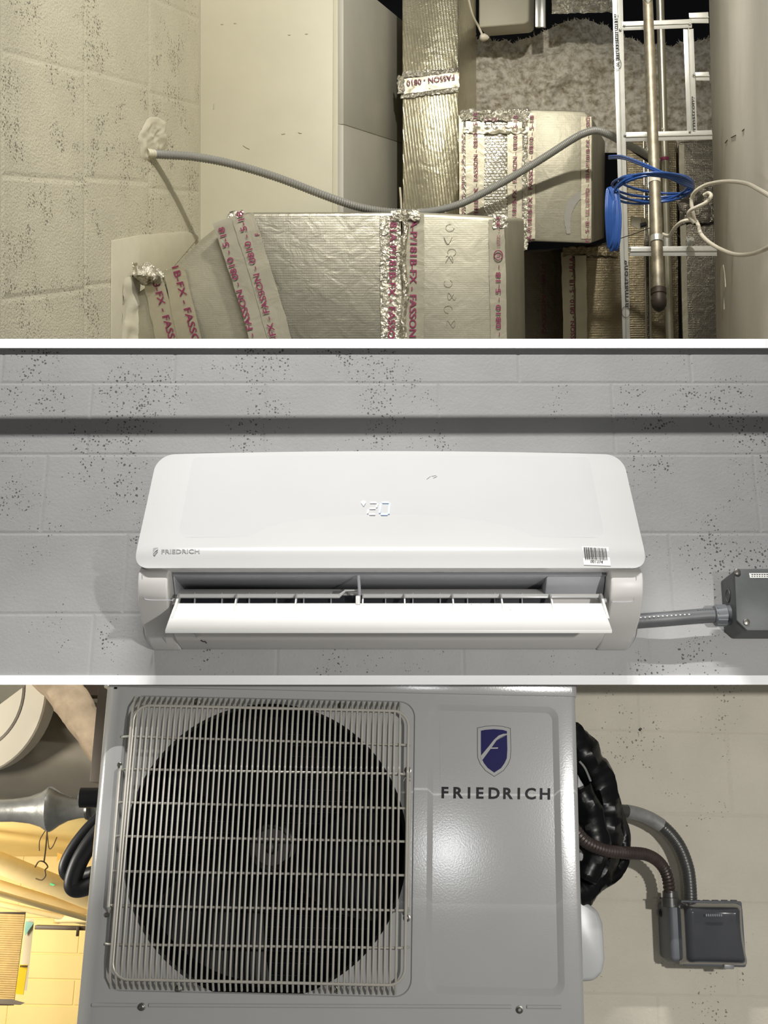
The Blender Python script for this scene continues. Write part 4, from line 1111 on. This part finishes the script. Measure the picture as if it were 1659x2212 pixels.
# rounded vertical edges and sides
side = [(fxl - R1 * math.sin(a_), YF + R1 * (1 - math.cos(a_))) for a_ in [math.radians(9 * k) for k in range(11)]] + [(oxl, YF + .27)]
for (xa, ya), (xb, yb) in zip(side, side[1:]): mb.face([(xa, ya, ozb), (xb, yb, ozb), (xb, yb, ozt), (xa, ya, ozt)])
side = [(fxr + .010 * math.sin(a_), YF + .010 * (1 - math.cos(a_))) for a_ in [math.radians(15 * k) for k in range(7)]] + [(oxr, YF + .27)]
for (xa, ya), (xb, yb) in zip(side, side[1:]): mb.face([(xb, yb, ozb), (xa, ya, ozb), (xa, ya, ozt), (xb, yb, ozt)])
cab = mb.build('cabinet', 'unit_paint', ou, smooth=13)
mb = MB(); lidx0, lidx1 = PB(232, 1488, YF).x - .002, oxr + .003
pl = [(lidx0 + .004, YF - .004), (lidx1 - .008, YF - .004), (lidx1, YF + .006), (lidx1, YF + .29), (lidx0 - .012, YF + .29), (lidx0 - .010, YF + .02)]
mb.prism([(x, y, ozt - .0005) for x, y in pl], [(x, y, ozt + .05) for x, y in pl]); mb.build('lid', 'unit_paint', ou, bevel=.003)
mb = MB(); mb.box((oxl + .02, YF + .002, ozt - .004), (oxr - .004, YF + .3, ozt - .0006)); mb.build('lid_gap', 'fan_black', ou, smooth=0)
# pressed bead along the bottom of the cabinet
for (a_, b_) in ((199, 296), (322, 1104), (1138, 1212)):
    mb = MB(); mb.tube([PB(a_, 2173 + (a_ - 700) * .0045, YF), PB(b_, 2173 + (b_ - 700) * .0045, YF)], .0034, 10); mb.build('pressed_bead', 'unit_paint', cab)
# fan, shroud and coil
mb = MB(); n = 80
prof_ = [(rad, YF + .004), (rad - .006, YF + .0065), (rad - .008, YF + .04), (rad - .004, YF + .15)]
rings = [mb.add([(cx_ + r * math.cos(k * math.pi / 40), y, cz_ + r * math.sin(k * math.pi / 40)) for k in range(n)]) for r, y in prof_]
for a_, b_ in zip(rings, rings[1:]):
    for k in range(n): mb.f.append([a_[k], a_[(k + 1) % n], b_[(k + 1) % n], b_[k]])
mb.build('fan_shroud', 'fan_black', ou)
mb = MB(); mb.box((oxl + .01, YF + .22, ozb), (oxr - .01, YF + .26, ozt - .01)); coil = mb.build('coil', 'coil_black', ou, smooth=0)
tb = MB().tube([(-.30, 0, 0), (.30, 0, 0)], .0022, 6).mesh('coil_tube', 'coil_tube')
for k in range(24): put('coil_tube', tb, coil, off=Vector((cx_, YF + .217, cz_ - rad + .02 + k * .022)))
fan = None
hubc = PB(588, 1830, YF + .10); mb = MB(); hr = 52 / 1140
mb.lathe(hubc + Vector((0, .04, 0)), (0, -1, 0), [(0, hr), (.045, hr), (.05, hr * .93), (.052, hr * .8), (.046, hr * .74), (.046, hr * .3), (.052, hr * .26), (.060, hr * .2), (.062, .004)], 40)
fan = mb.build('fan', 'fan_hub', ou)
for k in range(3):
    mb = MB(); a0 = math.radians(100 + 120 * k)
    def bl(u, v):
        r = hr * .9 + (rad * .93 - hr * .9) * u; sweep = a0 + .35 * u + (v - .5) * (1.35 - .25 * u)
        return Vector((hubc.x + r * math.cos(sweep), hubc.y - .01 + (v - .5) * .075, hubc.z + r * math.sin(sweep)))
    mb.grid(bl, 12, 10); mb.build('blade', 'fan_black', fan)
# grille
gy = YF - .022; wr_ = .00215
gt, gb = PB(570, 1512, YF).z, PB(560, 2141, YF).z; H = gt - gb
fr = rrect(PB(256, 1830, YF).x + .012, PB(880, 1830, YF).x - .002, PB(560, 2119, YF).z, PB(570, 1532, YF).z, .028, 8)
mb = MB(); mb.tube([(x, gy + .003, z) for x, z in fr], .0026, 8, closed=True); grille = mb.build('grille', 'grille_wire', ou, label='light wire guard over the fan')
zmid = (gt + gb) / 2
vw = MB().tube([(0, .020, H / 2), (0, .004, H / 2 - .020), (0, 0, H / 2 - .045), (0, -.002, H / 4), (0, -.003, 0), (0, -.002, -H / 4), (0, 0, -H / 2 + .045), (0, .004, -H / 2 + .02), (0, .020, -H / 2)], wr_, 8).mesh('grille_wire', 'grille_wire')
x0w, x1w = PB(266, 1830, YF).x, PB(859, 1830, YF).x; NW = 51
for k in range(NW): put('grille_wire', vw, grille, off=Vector((x0w + (x1w - x0w) * k / (NW - 1), gy, zmid)))
for (pl_, pr_, xa, xb) in ((1590, 1609, 258, 886), (1661, 1672, 260, 884), (1733, 1746, 250, 884), (1806, 1818, 243, 884), (1882, 1891, 236, 884), (1956, 1967, 232, 884), (2040, 2048, 222, 884)):
    mb = MB(); za = PB(xa, pl_, gy + .002).z; zb_ = PB(xb, pr_, gy + .002).z
    A, B = Vector((PB(xa, pl_, gy).x, gy + .004, za)), Vector((PB(xb, pr_, gy).x, gy + .004, zb_))
    ins = (B - A) * .03
    mb.tube([A + Vector((0, .018, 0)), A + ins * .4 + Vector((0, .006, 0)), A + ins, B - ins, B - ins * .4 + Vector((0, .006, 0)), B + Vector((0, .018, 0))], .0022, 8); mb.build('cross_wire', 'grille_wire', grille)
for (xa, pa_, xb, pb_) in ((258, 1654, 232, 1972), (879, 1672, 878, 1976), (885, 1676, 881, 1972)):
    A, B = PB(xa, pa_, gy), PB(xb, pb_, gy)
    mb = MB(); mb.tube([A + Vector((0, .018, 0)), A + Vector((0, .006, -.01)), B + Vector((0, .006, .01)), B + Vector((0, .018, 0))], .0026, 8); mb.build('side_wire', 'grille_wire', grille)
screw = MB().lathe((0, 0, 0), (0, -1, 0), [(0, .0068), (.0015, .0066), (.002, .0046), (.006, .0044), (.0066, .003), (.005, .0026), (.005, .0005)], 16).mesh('screw', 'screw_steel')
for (px, py) in ((426, 1516), (737, 1524), (260, 1652), (881, 1664), (232, 1976), (879, 1983), (386, 2136), (721, 2137), (306, 2175), (1122, 2181)):
    put('screw', screw, cab, off=PB(px, py, YF + (.004 if py < 2150 else 0)))
# badge
sP = lambda px, py: PB(px, py, YF + .0065)
def shl(off): 
    return [(1030.5 + off, 1572 + off * .8), (1048, 1568.4 + off), (1067, 1567 + off), (1086, 1568.6 + off), (1103 - off, 1573 + off * .8),
            (1104 - off, 1620), (1103 - off * 1.02, 1638), (1098 - off, 1651 - off * .3), (1088 - off * .7, 1665 - off * .7), (1067.5, 1678 - off * 1.1),
            (1048 + off * .7, 1665 - off * .7), (1037 + off, 1651 - off * .3), (1031 + off * 1.02, 1636), (1030.5 + off, 1620)]
bd_ = flat('badge', shl(0), 'logo_edge', cab, sP, Vector((0, -.0006, 0))); bd_['label'] = 'blue shield badge with a curved white f'
flat('badge_rim', shl(1.3), 'unit_paint', bd_, sP, Vector((0, -.0010, 0)))
flat('badge_field', shl(8.2), 'logo_blue', bd_, sP, Vector((0, -.0014, 0)))
flat('badge_stroke', [(1037.5, 1634), (1041, 1643), (1052, 1628), (1063, 1613), (1072, 1600), (1081, 1592), (1089, 1588.3), (1095.8, 1587.3), (1095.8, 1585), (1087, 1585.4), (1077, 1589), (1067, 1598), (1056, 1612)], 'unit_paint', bd_, sP, Vector((0, -.0018, 0)))
flat('badge_stroke', [(1060, 1615), (1076, 1614.6), (1075, 1617.4), (1058, 1617.8)], 'unit_paint', bd_, sP, Vector((0, -.0018, 0)))
for ch_, (x0, x1) in zip('FRIEDRICH', ((951, 971), (980, 1000), (1010.5, 1015.5), (1027, 1046), (1056, 1078.5), (1087, 1108), (1118, 1123), (1134, 1157), (1166.5, 1187.5))):
    y = 1723.5 + (x0 - 951) * .013
    gv = [p.x for p in text_geo(ch_, .03)[0]]; wd = (max(gv) - min(gv)) * 24.2 / .72 * 1.04
    text(ch_, 'letter_black', cab, sP, ((x0 + x1) / 2 - wd / 2, y), (1, .013), 24.2, wd, .03, 'letter', Vector((0, -.0009, 0)))
mb = MB()
mb.prism([PB(950, 1558, YF + .0062), PB(1192, 1561, YF + .0062), PB(1193, 1733, YF + .0062), PB(951, 1731, YF + .0062)], [PB(950, 1558, YF + .0065), PB(1192, 1561, YF + .0065), PB(1193, 1733, YF + .0065), PB(951, 1731, YF + .0065)])
mb.build('clear_decal', 'unit_paint', cab, smooth=0)
# valve cover and grip on the right side
mb = MB(); q = PB(1280, 2030, YF + .16)
vz1, vz0 = PB(1290, 1942, YF + .16).z, PB(1290, 2122, YF + .16).z; vx = PB(1306, 2030, YF + .16).x
pv = [(oxr - .002, vz0 - .002), (vx - .022, vz0 + .002), (vx - .006, vz0 + .016), (vx, vz0 + .04), (vx - .002, vz1 - .045), (vx - .010, vz1 - .022), (vx - .03, vz1 - .008), (oxr - .002, vz1 + .008)]
mb.prism([(x, YF + .16, z) for x, z in pv], [(x, YF + .27, z) for x, z in pv]); mb.build('valve_cover', 'unit_plastic', ou, bevel=.008, segs=3)
mb = MB(); gpz = [(1248, 1672), (1254, 1684), (1266, 1703), (1270, 1720), (1266, 1738), (1254, 1748), (1248, 1750)]
mb.prism([PB(x, y, YF + .12) for x, y in gpz], [PB(x, y, YF + .12) + Vector((0, .06, 0)) for x, y in gpz]); mb.build('carry_grip', 'unit_plastic', ou, bevel=.004)
mb = MB(); mb.prism([PB(1247, 1748, YF + .13), PB(1262, 1752, YF + .13), PB(1263, 1860, YF + .13), PB(1247, 1860, YF + .13)], [PB(1247, 1748, YF + .2), PB(1262, 1752, YF + .2), PB(1263, 1860, YF + .2), PB(1247, 1860, YF + .2)]); mb.build('side_plate', 'label_silver', ou, bevel=.002)

# block wall behind on the right
mb = MB(); wz1, wz0 = PB(1300, 1400, YWL).z, PB(1300, 2300, YWL).z; wx0, wx1 = .18, 1.35
mb.box((wx0, YWL, wz0), (wx1, YWL + .15, wz1)); wlow = struct(mb.build('wall_lower', 'mortar_buff', None, frame=M_BOT, smooth=0))
rows = [1390, 1577, 1757, 1947, 2150, 2290]; offs = [1375, 1575, 1420, 1590, 1422]; L = .42; cells = []
for ri in range(5):
    z1, z0 = PB(1440, rows[ri] + 1.0, YWL).z, PB(1440, rows[ri + 1] + 1.0, YWL).z
    xo = PB(offs[ri], (rows[ri] + rows[ri + 1]) / 2, YWL).x
    for k in range(-4, 4):
        x0, x1 = max(xo + k * L, wx0), min(xo + (k + 1) * L, wx1)
        if x1 - x0 > .02: cells.append((x0, x1, z0, z1))
blocks(wlow, lambda u, v: Vector((u, YWL, v)), cells, 'buff_block_paint', 0.0010, 0.0018, 0.004)
mb = MB(); mb.tube([PB(1382, 1574, YWL - .003), PB(1385, 1577, YWL - .003)], .0035, 6); mb.build('chip_hole', 'dark_ink', wlow)

# black taped line set
ls = thing('taped_line_set', M_BOT, PB(1270, 1930, 2.310), 'glossy black taped refrigerant lines bulging out beside the outdoor unit', 'pipe bundle')
def rough_tube(pts, radii, mat, parent, name, y_amp=.22, seed=0, seg=11):
    sp = spline(pts, 12); n_ = len(sp); rr = []
    for i in range(n_):
        t = i / (n_ - 1) * (len(radii) - 1); k = min(int(t), len(radii) - 2); rr.append(radii[k] + (radii[k + 1] - radii[k]) * (t - k))
    mb = MB(); mb.tube(sp, rr, seg, rfun=lambda i, a: 1 + y_amp * noise.noise(Vector((math.cos(a) * 1.3, math.sin(a) * 1.3, i * .16 + seed))) + .05 * ((i // 6) % 2) + .05 * noise.noise(Vector((a * 2, i * .4, seed))))
    return mb.build(name, mat, parent, smooth=40)
pxm = 1 / 1000.0
rough_tube([PB(1225, 1575, 2.270), PB(1258, 1630, 2.290), PB(1290, 1690, 2.310), PB(1305, 1760, 2.320), PB(1298, 1840, 2.320), PB(1270, 1900, 2.310), PB(1235, 1935, 2.290)], [.028, .036, .036, .034, .040, .036, .03], 'tape_black', ls, 'taped_bundle')
rough_tube([PB(1250, 1610, 2.330), PB(1300, 1670, 2.350), PB(1330, 1750, 2.360), PB(1348, 1820, 2.360), PB(1335, 1880, 2.350), PB(1290, 1905, 2.330)], [.018, .017, .015, .014, .013, .02], 'tape_black', ls, 'taped_line', .2, 4)
rough_tube([PB(1252, 1700, 2.240), PB(1275, 1760, 2.250), PB(1285, 1840, 2.260), PB(1262, 1900, 2.260)], [.022, .026, .03, .022], 'tape_black', ls, 'taped_line', .2, 9)
mb = MB(); mb.tube(spline([PB(1252, 1645, 2.240), PB(1264, 1660, 2.235), PB(1276, 1688, 2.230)], 6), .0022, 6); mb.build('tape_edge', 'label_silver', ls)
# armoured conduits to the disconnect
c1 = thing('armoured_conduit', M_BOT, PB(1447, 1945, 2.380), 'rusty brown armoured conduit curving from unit to disconnect switch', 'conduit')
pth = spline([PB(1240, 1790, 2.170), PB(1265, 1818, 2.190), PB(1305, 1836, 2.220), PB(1350, 1842, 2.260), PB(1395, 1846, 2.310), PB(1425, 1864, 2.350), PB(1442, 1895, 2.370), PB(1447, 1945, 2.380)], 14)
mb = MB(); ribbed(mb, pth, .0125, .008, .16, 14); mb.build('armour', 'armoured_brown', c1)
mb = MB(); mb.lathe(PB(1447, 1925, 2.380), (0, 0, -1), [(0, .015), (.012, .0155), (.013, .018), (.030, .018)], 16); mb.build('connector', 'conduit_dark', c1)
c2 = thing('grey_conduit', M_BOT, PB(1490, 1945, 2.410), 'smooth grey flexible conduit with pale label arching to disconnect switch', 'conduit')
pth = spline([PB(1300, 1752, 2.350), PB(1345, 1752, 2.380), PB(1390, 1762, 2.400), PB(1432, 1786, 2.410), PB(1465, 1824, 2.410), PB(1484, 1870, 2.410), PB(1490, 1910, 2.410), PB(1492, 1955, 2.410)], 12)
mb = MB(); ribbed(mb, pth, .0138, .006, .05, 16); mb.build('hose', 'conduit_dark', c2)
mb = MB(); mb.tube(pth[14:36], .0143, 16); mb.build('label_sleeve', 'label_silver', c2)
# disconnect switch
ds = thing('disconnect_switch', M_BOT, PB(1520, 2080, 2.430), 'weatherproof switch box with smoked cover on the buff block wall', 'switch box')
dz1, dz0 = PB(1520, 1952, 2.410).z, PB(1520, 2076, 2.410).z
dx0, dx1 = PB(1437, 2010, 2.410).x, PB(1596, 2010, 2.410).x
mb = MB(); mb.box((dx0, 2.370, dz0), (dx1, YWL, dz1)); mb.build('base', 'disconnect_base', ds, bevel=.008, segs=3)
def cover_outline(s, yy): 
    out = []
    return out
mb = MB()
NU, NV = 16, 12
def cov_pt(u, v):
    x0, x1 = dx0 + .016, dx1 - .008
    x = x0 + (x1 - x0) * u; z = dz0 - .004 + (dz1 - dz0 + .010) * v
    x += .006 * (1 - v) * u - .005 * math.sin(v * math.pi) * u
    edge = min(u, 1 - u) / .16; edge = min(1, edge); ev = min(1, min(v, 1 - v) / .14)
    h = .050 * (1 - (1 - edge) ** 2) ** .5 * (1 - (1 - ev) ** 2) ** .5
    h -= .010 * math.sin(math.pi * min(1, max(0, (u - .1) / .8))) * .5
    return Vector((x, 2.372 - h, z))
mb.grid(cov_pt, 28, 24); cv = mb.build('smoked_lid', 'smoked_cover', ds, smooth=60)
mb = MB(); mb.box((dx0 + .022, 2.362, dz0 - .006), (dx1 - .004, 2.372, dz1 + .008)); mb.build('lid_flange', 'disconnect_base', ds, bevel=.004)
mb = MB(); q0 = PB(1500, 1985, 2.350); mb.box((q0.x, 2.350, PB(1500, 2055, 2.350).z), (PB(1570, 2000, 2.350).x, 2.362, PB(1500, 1965, 2.350).z)); mb.build('switch_plate', 'disconnect_base', ds, bevel=.002)
mb = MB(); q0 = PB(1512, 2012, 2.340); mb.box(q0 - Vector((.010, .004, .014)), q0 + Vector((.010, .010, .014))); mb.build('toggle', 'sticker_white', ds, bevel=.003)
mb = MB()
for k in range(8):
    q = PB(1526 + k * 4.6, 1977, 2.315); mb.box(q - Vector((.0013, .0006, .0022)), q + Vector((.0013, .0006, .0022)))
mb.build('moulded_lettering', 'disconnect_base', cv, smooth=0)
for k in range(5):
    mb = MB(); mb.lathe(PB(1505 + k * 20, 1948, 2.390), (1, 0, 0), [(-.006, .004), (.006, .004)], 10); mb.build('hinge_knuckle', 'disconnect_base', ds)
mb = MB(); q = PB(1574, 2085, 2.360); mb.box(q - Vector((.010, .004, .007)), q + Vector((.010, .006, .006))); mb.build('latch', 'label_silver', ds, bevel=.002)
mb = MB(); mb.tube([PB(1420, 1940, 2.390), PB(1445, 1940, 2.390)], .0012, 6); mb.build('tie_end', 'dark_ink', ds)
mb = MB(); mb.lathe(PB(1430, 1972, 2.440), (-1, 0, 0), [(-.012, .008), (.004, .008), (.008, .005)], 12); mb.build('lug', 'dark_ink', ds)

# ---- left of the unit : large ductwork and the yellow plant room
mb = MB(); mb.box((PB(205, 1560, 2.75).x, 2.75, PB(205, 1690, 2.75).z), (PB(240, 1560, 2.75).x, 2.85, PB(205, 1380, 2.75).z))
tag(mb.build('steel_post', 'post_taupe', None, frame=M_BOT, bevel=.003), 'narrow taupe steel post behind the upper left of outdoor unit', 'post')
bdk = thing('round_duct', M_BOT, PB(100, 1640, 3.2), 'big zinc round duct with cream end cap beyond the unit', 'duct')
cc = PB(-70, 1468, 3.05); rr_ = 196 * 3.0 / 2400
mb = MB(); axd = Vector((-.28, -1, -.22))
mb.lathe(cc + Vector((0, .10, 0)), axd, [(0, rr_), (.05, rr_), (.055, rr_ * .985), (.058, rr_ * .72), (.060, rr_ * .715), (.061, .01)], 64); mb.build('end_cap', 'insulation_cream', bdk)
mb = MB(); mb.lathe(cc + Vector((0, .10, 0)) + axd.normalized() * .0585, axd, [(0, rr_ * .745), (.0025, rr_ * .743), (.0026, rr_ * .735), (0, rr_ * .733)], 64); mb.build('cap_seam', 'post_taupe', bdk)
mb = MB(); A, B = PB(-60, 1580, 3.40), PB(300, 1640, 3.35); rs = [.20, .19, .175, .16, .15]
mb.tube([A.lerp(B, k / 4) for k in range(5)], rs, 40); mb.build('trunk', 'duct_zinc', bdk)
iwp = thing('wrapped_pipe', M_BOT, PB(165, 1560, 3.0), 'brown cloth-wrapped pipe slanting down behind the unit beside the cream cap', 'pipe')
rough_tube([PB(60, 1400, 3.02), PB(130, 1480, 3.02), PB(175, 1545, 3.02), PB(225, 1640, 3.02)], [.058, .052, .046, .03], 'cloth_wrap', iwp, 'wrapping', .12, 3)
mb = MB(); mb.box(PB(120, 1500, 3.12), PB(240, 1430, 3.2)); tag(mb.build('dark_gap_panel', 'bar_brown', None, frame=M_BOT), 'dark brown panel in the gap above the wrapped pipe', 'panel')
sr = thing('silver_reducer', M_BOT, PB(110, 1790, 3.0), 'cast silver pipe reducer with a flared collar under the round duct', 'pipe')
A = PB(-30, 1752, 3.0); B = PB(210, 1745, 3.0); A0 = A + (A - B) * .8; mb = MB(); k_ = 3.0 * .97 / 2400
tot = (B - A).length
mb.lathe(A, B - A, [(-tot * .8, 23 * k_), (0, 23 * k_), (tot * .25, 24 * k_), (tot * .40, 29 * k_), (tot * .50, 37 * k_), (tot * .555, 46 * k_), (tot * .575, 47.5 * k_), (tot * .60, 45 * k_), (tot * .66, 35 * k_), (tot * .74, 26 * k_), (tot * .84, 21 * k_), (tot * .92, 20 * k_), (tot, 20 * k_)], 36); mb.build('casting', 'cast_silver', sr)
mb = MB(); mb.lathe(PB(186, 1750, 2.98), (1, 0, .05), [(0, .024), (.006, .026), (.012, .024)], 20); mb.build('clamp', 'screw_steel', sr)
fp = thing('foam_pipe', M_BOT, PB(190, 1720, 2.40), 'short black foam-covered pipe stub poking out left of the unit', 'pipe')
mb = MB(); mb.lathe(PB(172, 1723, 2.40), (1, .1, .02), [(0, .017), (.001, .0205), (.12, .0205)], 20); mb.build('foam', 'rubber_hose', fp)
mb = MB(); mb.lathe(PB(170, 1723, 2.40), (1, .1, .02), [(0, .013), (.004, .015)], 20); mb.build('pipe_end', 'cast_silver', fp)
hl = thing('insulated_hose_loop', M_BOT, PB(150, 1920, 2.4), 'two black insulated hoses looping out left of the unit', 'hose')
for pts, r0 in (([PB(225, 1760, 2.40), PB(190, 1795, 2.40), PB(160, 1835, 2.40), PB(143, 1872, 2.40), PB(150, 1890, 2.40), PB(175, 1893, 2.39), PB(225, 1880, 2.36)], .0155),
                ([PB(225, 1785, 2.34), PB(195, 1822, 2.34), PB(172, 1860, 2.34), PB(158, 1900, 2.34), PB(160, 1918, 2.34), PB(182, 1917, 2.34), PB(230, 1898, 2.33)], .0175)):
    mb = MB(); mb.tube(spline(pts, 10), r0, 16); mb.build('hose', 'rubber_hose', hl)

# yellow room
YY = 5.8
mb = MB(); mb.box((PB(-500, 1900, YY).x, YY, PB(0, 2500, YY).z), (PB(500, 1900, YY).x, YY + .1, PB(0, 1000, YY).z)); wy = struct(mb.build('wall_far', 'yellow_paint', None, frame=M_BOT, smooth=0))
yb = []; 
for r0, r1 in ((1835, 1925), (1925, 1985), (1985, 2060), (2060, 2116), (2116, 2172), (2172, 2230)):
    z1, z0 = PB(130, r0, YY).z, PB(130, r1, YY).z
    for k in range(-3, 3): 
        x0 = -1.75 + k * .62 + (.31 if (r0 // 56) % 2 else 0); yb.append((x0, x0 + .62, z0, z1))
blocks(wy, lambda u, v: Vector((u, YY, v)), yb, 'yellow_paint', .004, .004, .004)
# sloped ceiling of the yellow room
mb = MB(); a_ = [PB(-400, 1850, YY - .02), PB(420, 1850, YY - .02), PB(500, 1690, 3.9), PB(-500, 1690, 3.9)]; mb.prism(a_, [p + Vector((0, 0, .06)) for p in a_]); struct(mb.build('ceiling_far', 'yellow_paint', None, frame=M_BOT, smooth=0))
def ypipe(p0, p1, rpx, y0, y1, label, nm='yellow_pipe', mat='yellow_pipe'):
    A, B = PB(*p0, y0), PB(*p1, y1); mb = MB(); mb.tube([A.lerp(B, k / 4) for k in range(5)], rpx * (y0 + y1) / 2 / 2400, 18)
    return tag(mb.build(nm, mat, None, frame=M_BOT), label, 'pipe')
ypipe((-140, 1808), (300, 1985), 21, 4.75, 5.5, 'thick yellow pipe held by the wire hanger in the plant room')
ypipe((-360, 1808), (300, 2010), 15, 4.7, 5.6, 'second yellow pipe slanting just below the thick one')
ypipe((-360, 1829), (230, 1996), 6, 4.3, 5.2, 'thin yellow pipe third from the top in the plant room')
ypipe((-360, 1876), (230, 2002), 6, 4.8, 5.4, 'lowest thin yellow pipe above the slatted heater')
ypipe((120, 1985), (260, 1984), 8, 5.3, 5.3, 'short level yellow pipe above the black bar')
mb = MB(); mb.box((PB(152, 1930, 5.4).x, 5.4, PB(150, 1980, 5.4).z), (PB(168, 1930, 5.4).x, 5.45, PB(150, 1925, 5.4).z)); tag(mb.build('yellow_upright', 'yellow_paint', None, frame=M_BOT, bevel=.004), 'short yellow upright under the pipes beside the outdoor unit', 'upright')
hg = thing('wire_hanger', M_BOT, PB(95, 1890, 4.7), 'twisted dark wire hanger with ring round the thick yellow pipe', 'hanger')
mb = MB(); mb.tube(spline([PB(102, 1794, 4.6), PB(99, 1830, 4.7), PB(95, 1862, 4.75)], 6), .0035, 6); mb.build('drop_wire', 'bar_brown', hg)
mb = MB(); mb.tube(spline([PB(98, 1794, 4.6), PB(86, 1815, 4.6), PB(85, 1838, 4.6)], 6), .002, 6); mb.build('loose_end', 'bar_brown', hg)
mb = MB(); mb.tube(spline([PB(102, 1798, 4.6), PB(106, 1832, 4.6), PB(114, 1828, 4.6), PB(123, 1808, 4.6)], 6), .002, 6); mb.build('loose_end', 'bar_brown', hg)
mb = MB(); mb.tube(spline([PB(76, 1873, 4.75), PB(84, 1861, 4.72), PB(95, 1862, 4.72), PB(103, 1872, 4.74), PB(97, 1880, 4.74), PB(98, 1892, 4.74), (PB(90, 1901, 4.76)), PB(78, 1898, 4.8)], 8), .003, 6); mb.build('ring', 'bar_brown', hg)
mb = MB(); mb.box((PB(75, 2000, 5.2).x, 5.2, PB(130, 2009, 5.2).z), (PB(260, 2000, 5.2).x, 5.24, PB(130, 2000, 5.2).z)); tag(mb.build('black_bar', 'bar_brown', None, frame=M_BOT, bevel=.002), 'level dark bar crossing the yellow wall left of outdoor unit', 'bar')
mb = MB(); p = PB(168, 2012, 5.19); mb.box(p - Vector((.006, .004, .02)), p + Vector((.006, .004, .02))); tag(mb.build('bar_bracket', 'bar_brown', None, frame=M_BOT, bevel=.001), 'tiny bracket hooked on the dark bar', 'bracket')
sh = thing('slatted_heater', M_BOT, PB(30, 2160, 4.6), 'tan slatted unit heater at the lower left edge of the plant room', 'heater')
mb = MB()
for k in range(40):
    py = 1978 + k * 4.85; xr_ = 54 - (py - 1978) * .125
    A, B = PB(-40, py - 3, 4.6), PB(xr_, py, 4.6); mb.tube([A, B], .0042, 6)
ob = mb.build('slats', 'slat_tan', sh); ob['kind'] = 'stuff'
mb = MB(); mb.prism([PB(-40, 1970, 4.66), PB(56, 1970, 4.66), PB(30, 2172, 4.66), PB(-40, 2172, 4.66)], [PB(-40, 1970, 4.8), PB(56, 1970, 4.8), PB(30, 2172, 4.8), PB(-40, 2172, 4.8)]); mb.build('casing', 'bar_brown', sh)
mb = MB(); mb.prism([PB(-20, 2158, 4.5), PB(24, 2158, 4.5), PB(54, 2166, 4.5), (PB(44, 2171, 4.5)), PB(-20, 2168, 4.5)], [PB(-20, 2158, 4.6), PB(24, 2158, 4.6), PB(54, 2166, 4.6), PB(44, 2171, 4.6), PB(-20, 2168, 4.6)]); mb.build('tray', 'post_taupe', sh)
mb = MB(); mb.prism([PB(56, 1985, 4.95), PB(74, 1985, 4.95), PB(58, 2140, 4.95), PB(40, 2140, 4.95)], [PB(56, 1985, 5.0), PB(74, 1985, 5.0), PB(58, 2140, 5.0), PB(40, 2140, 5.0)]); tag(mb.build('pale_strip', 'insulation_cream', None, frame=M_BOT), 'pale slanting strip between slatted heater and yellow wall', 'strip')
for nm, poly, mat, lab, cat in (('yellow_label', [(42, 2084), (60, 2084), (50, 2149), (33, 2147)], 'label_yellow', 'bright yellow tag with dark print hanging by the slatted heater', 'tag'),
                                ('cyan_sticker', [(56, 1990), (73, 1994), (54, 2021), (53, 2006)], 'sticker_cyan', 'pale cyan triangular sticker above the yellow tag', 'sticker'),
                                ('green_tag', [(104, 1905), (119, 1911), (115, 1914), (100, 1909)], 'tag_green', 'small green tag on the thick yellow pipe', 'tag'),
                                ('orange_tag', [(124, 1842), (134, 1846), (131, 1854), (123, 1860)], 'label_orange', 'small orange tag at the upper plant room wall', 'tag'),
                                ('orange_patch', [(118, 1979), (126, 1979), (124, 1995), (115, 1995)], 'label_orange', 'small orange patch above the dark bar', 'tag')):
    mb = MB(); yy = {'yellow_label': 4.55, 'cyan_sticker': 4.94, 'green_tag': 5.10, 'orange_tag': 5.6, 'orange_patch': 5.78}[nm]
    a_ = [PB(x, y, yy) for x, y in poly]; mb.prism(a_, [p + Vector((0, .004, 0)) for p in a_]); o = mb.build(nm, mat, None, frame=M_BOT, smooth=0); tag(o, lab, cat)
    if nm == 'yellow_label':
        mb = MB(); 
        for k in range(5): q = PB(45 + k * 3.2, 2087, 4.545); mb.box(q - Vector((.002, .001, .004)), q + Vector((.002, .001, .003)))
        mb.build('print', 'bar_brown', o, smooth=0)

# numbers used for bookkeeping are not kept on the objects
for o in bpy.data.objects:
    if '_b' in o: del o['_b']
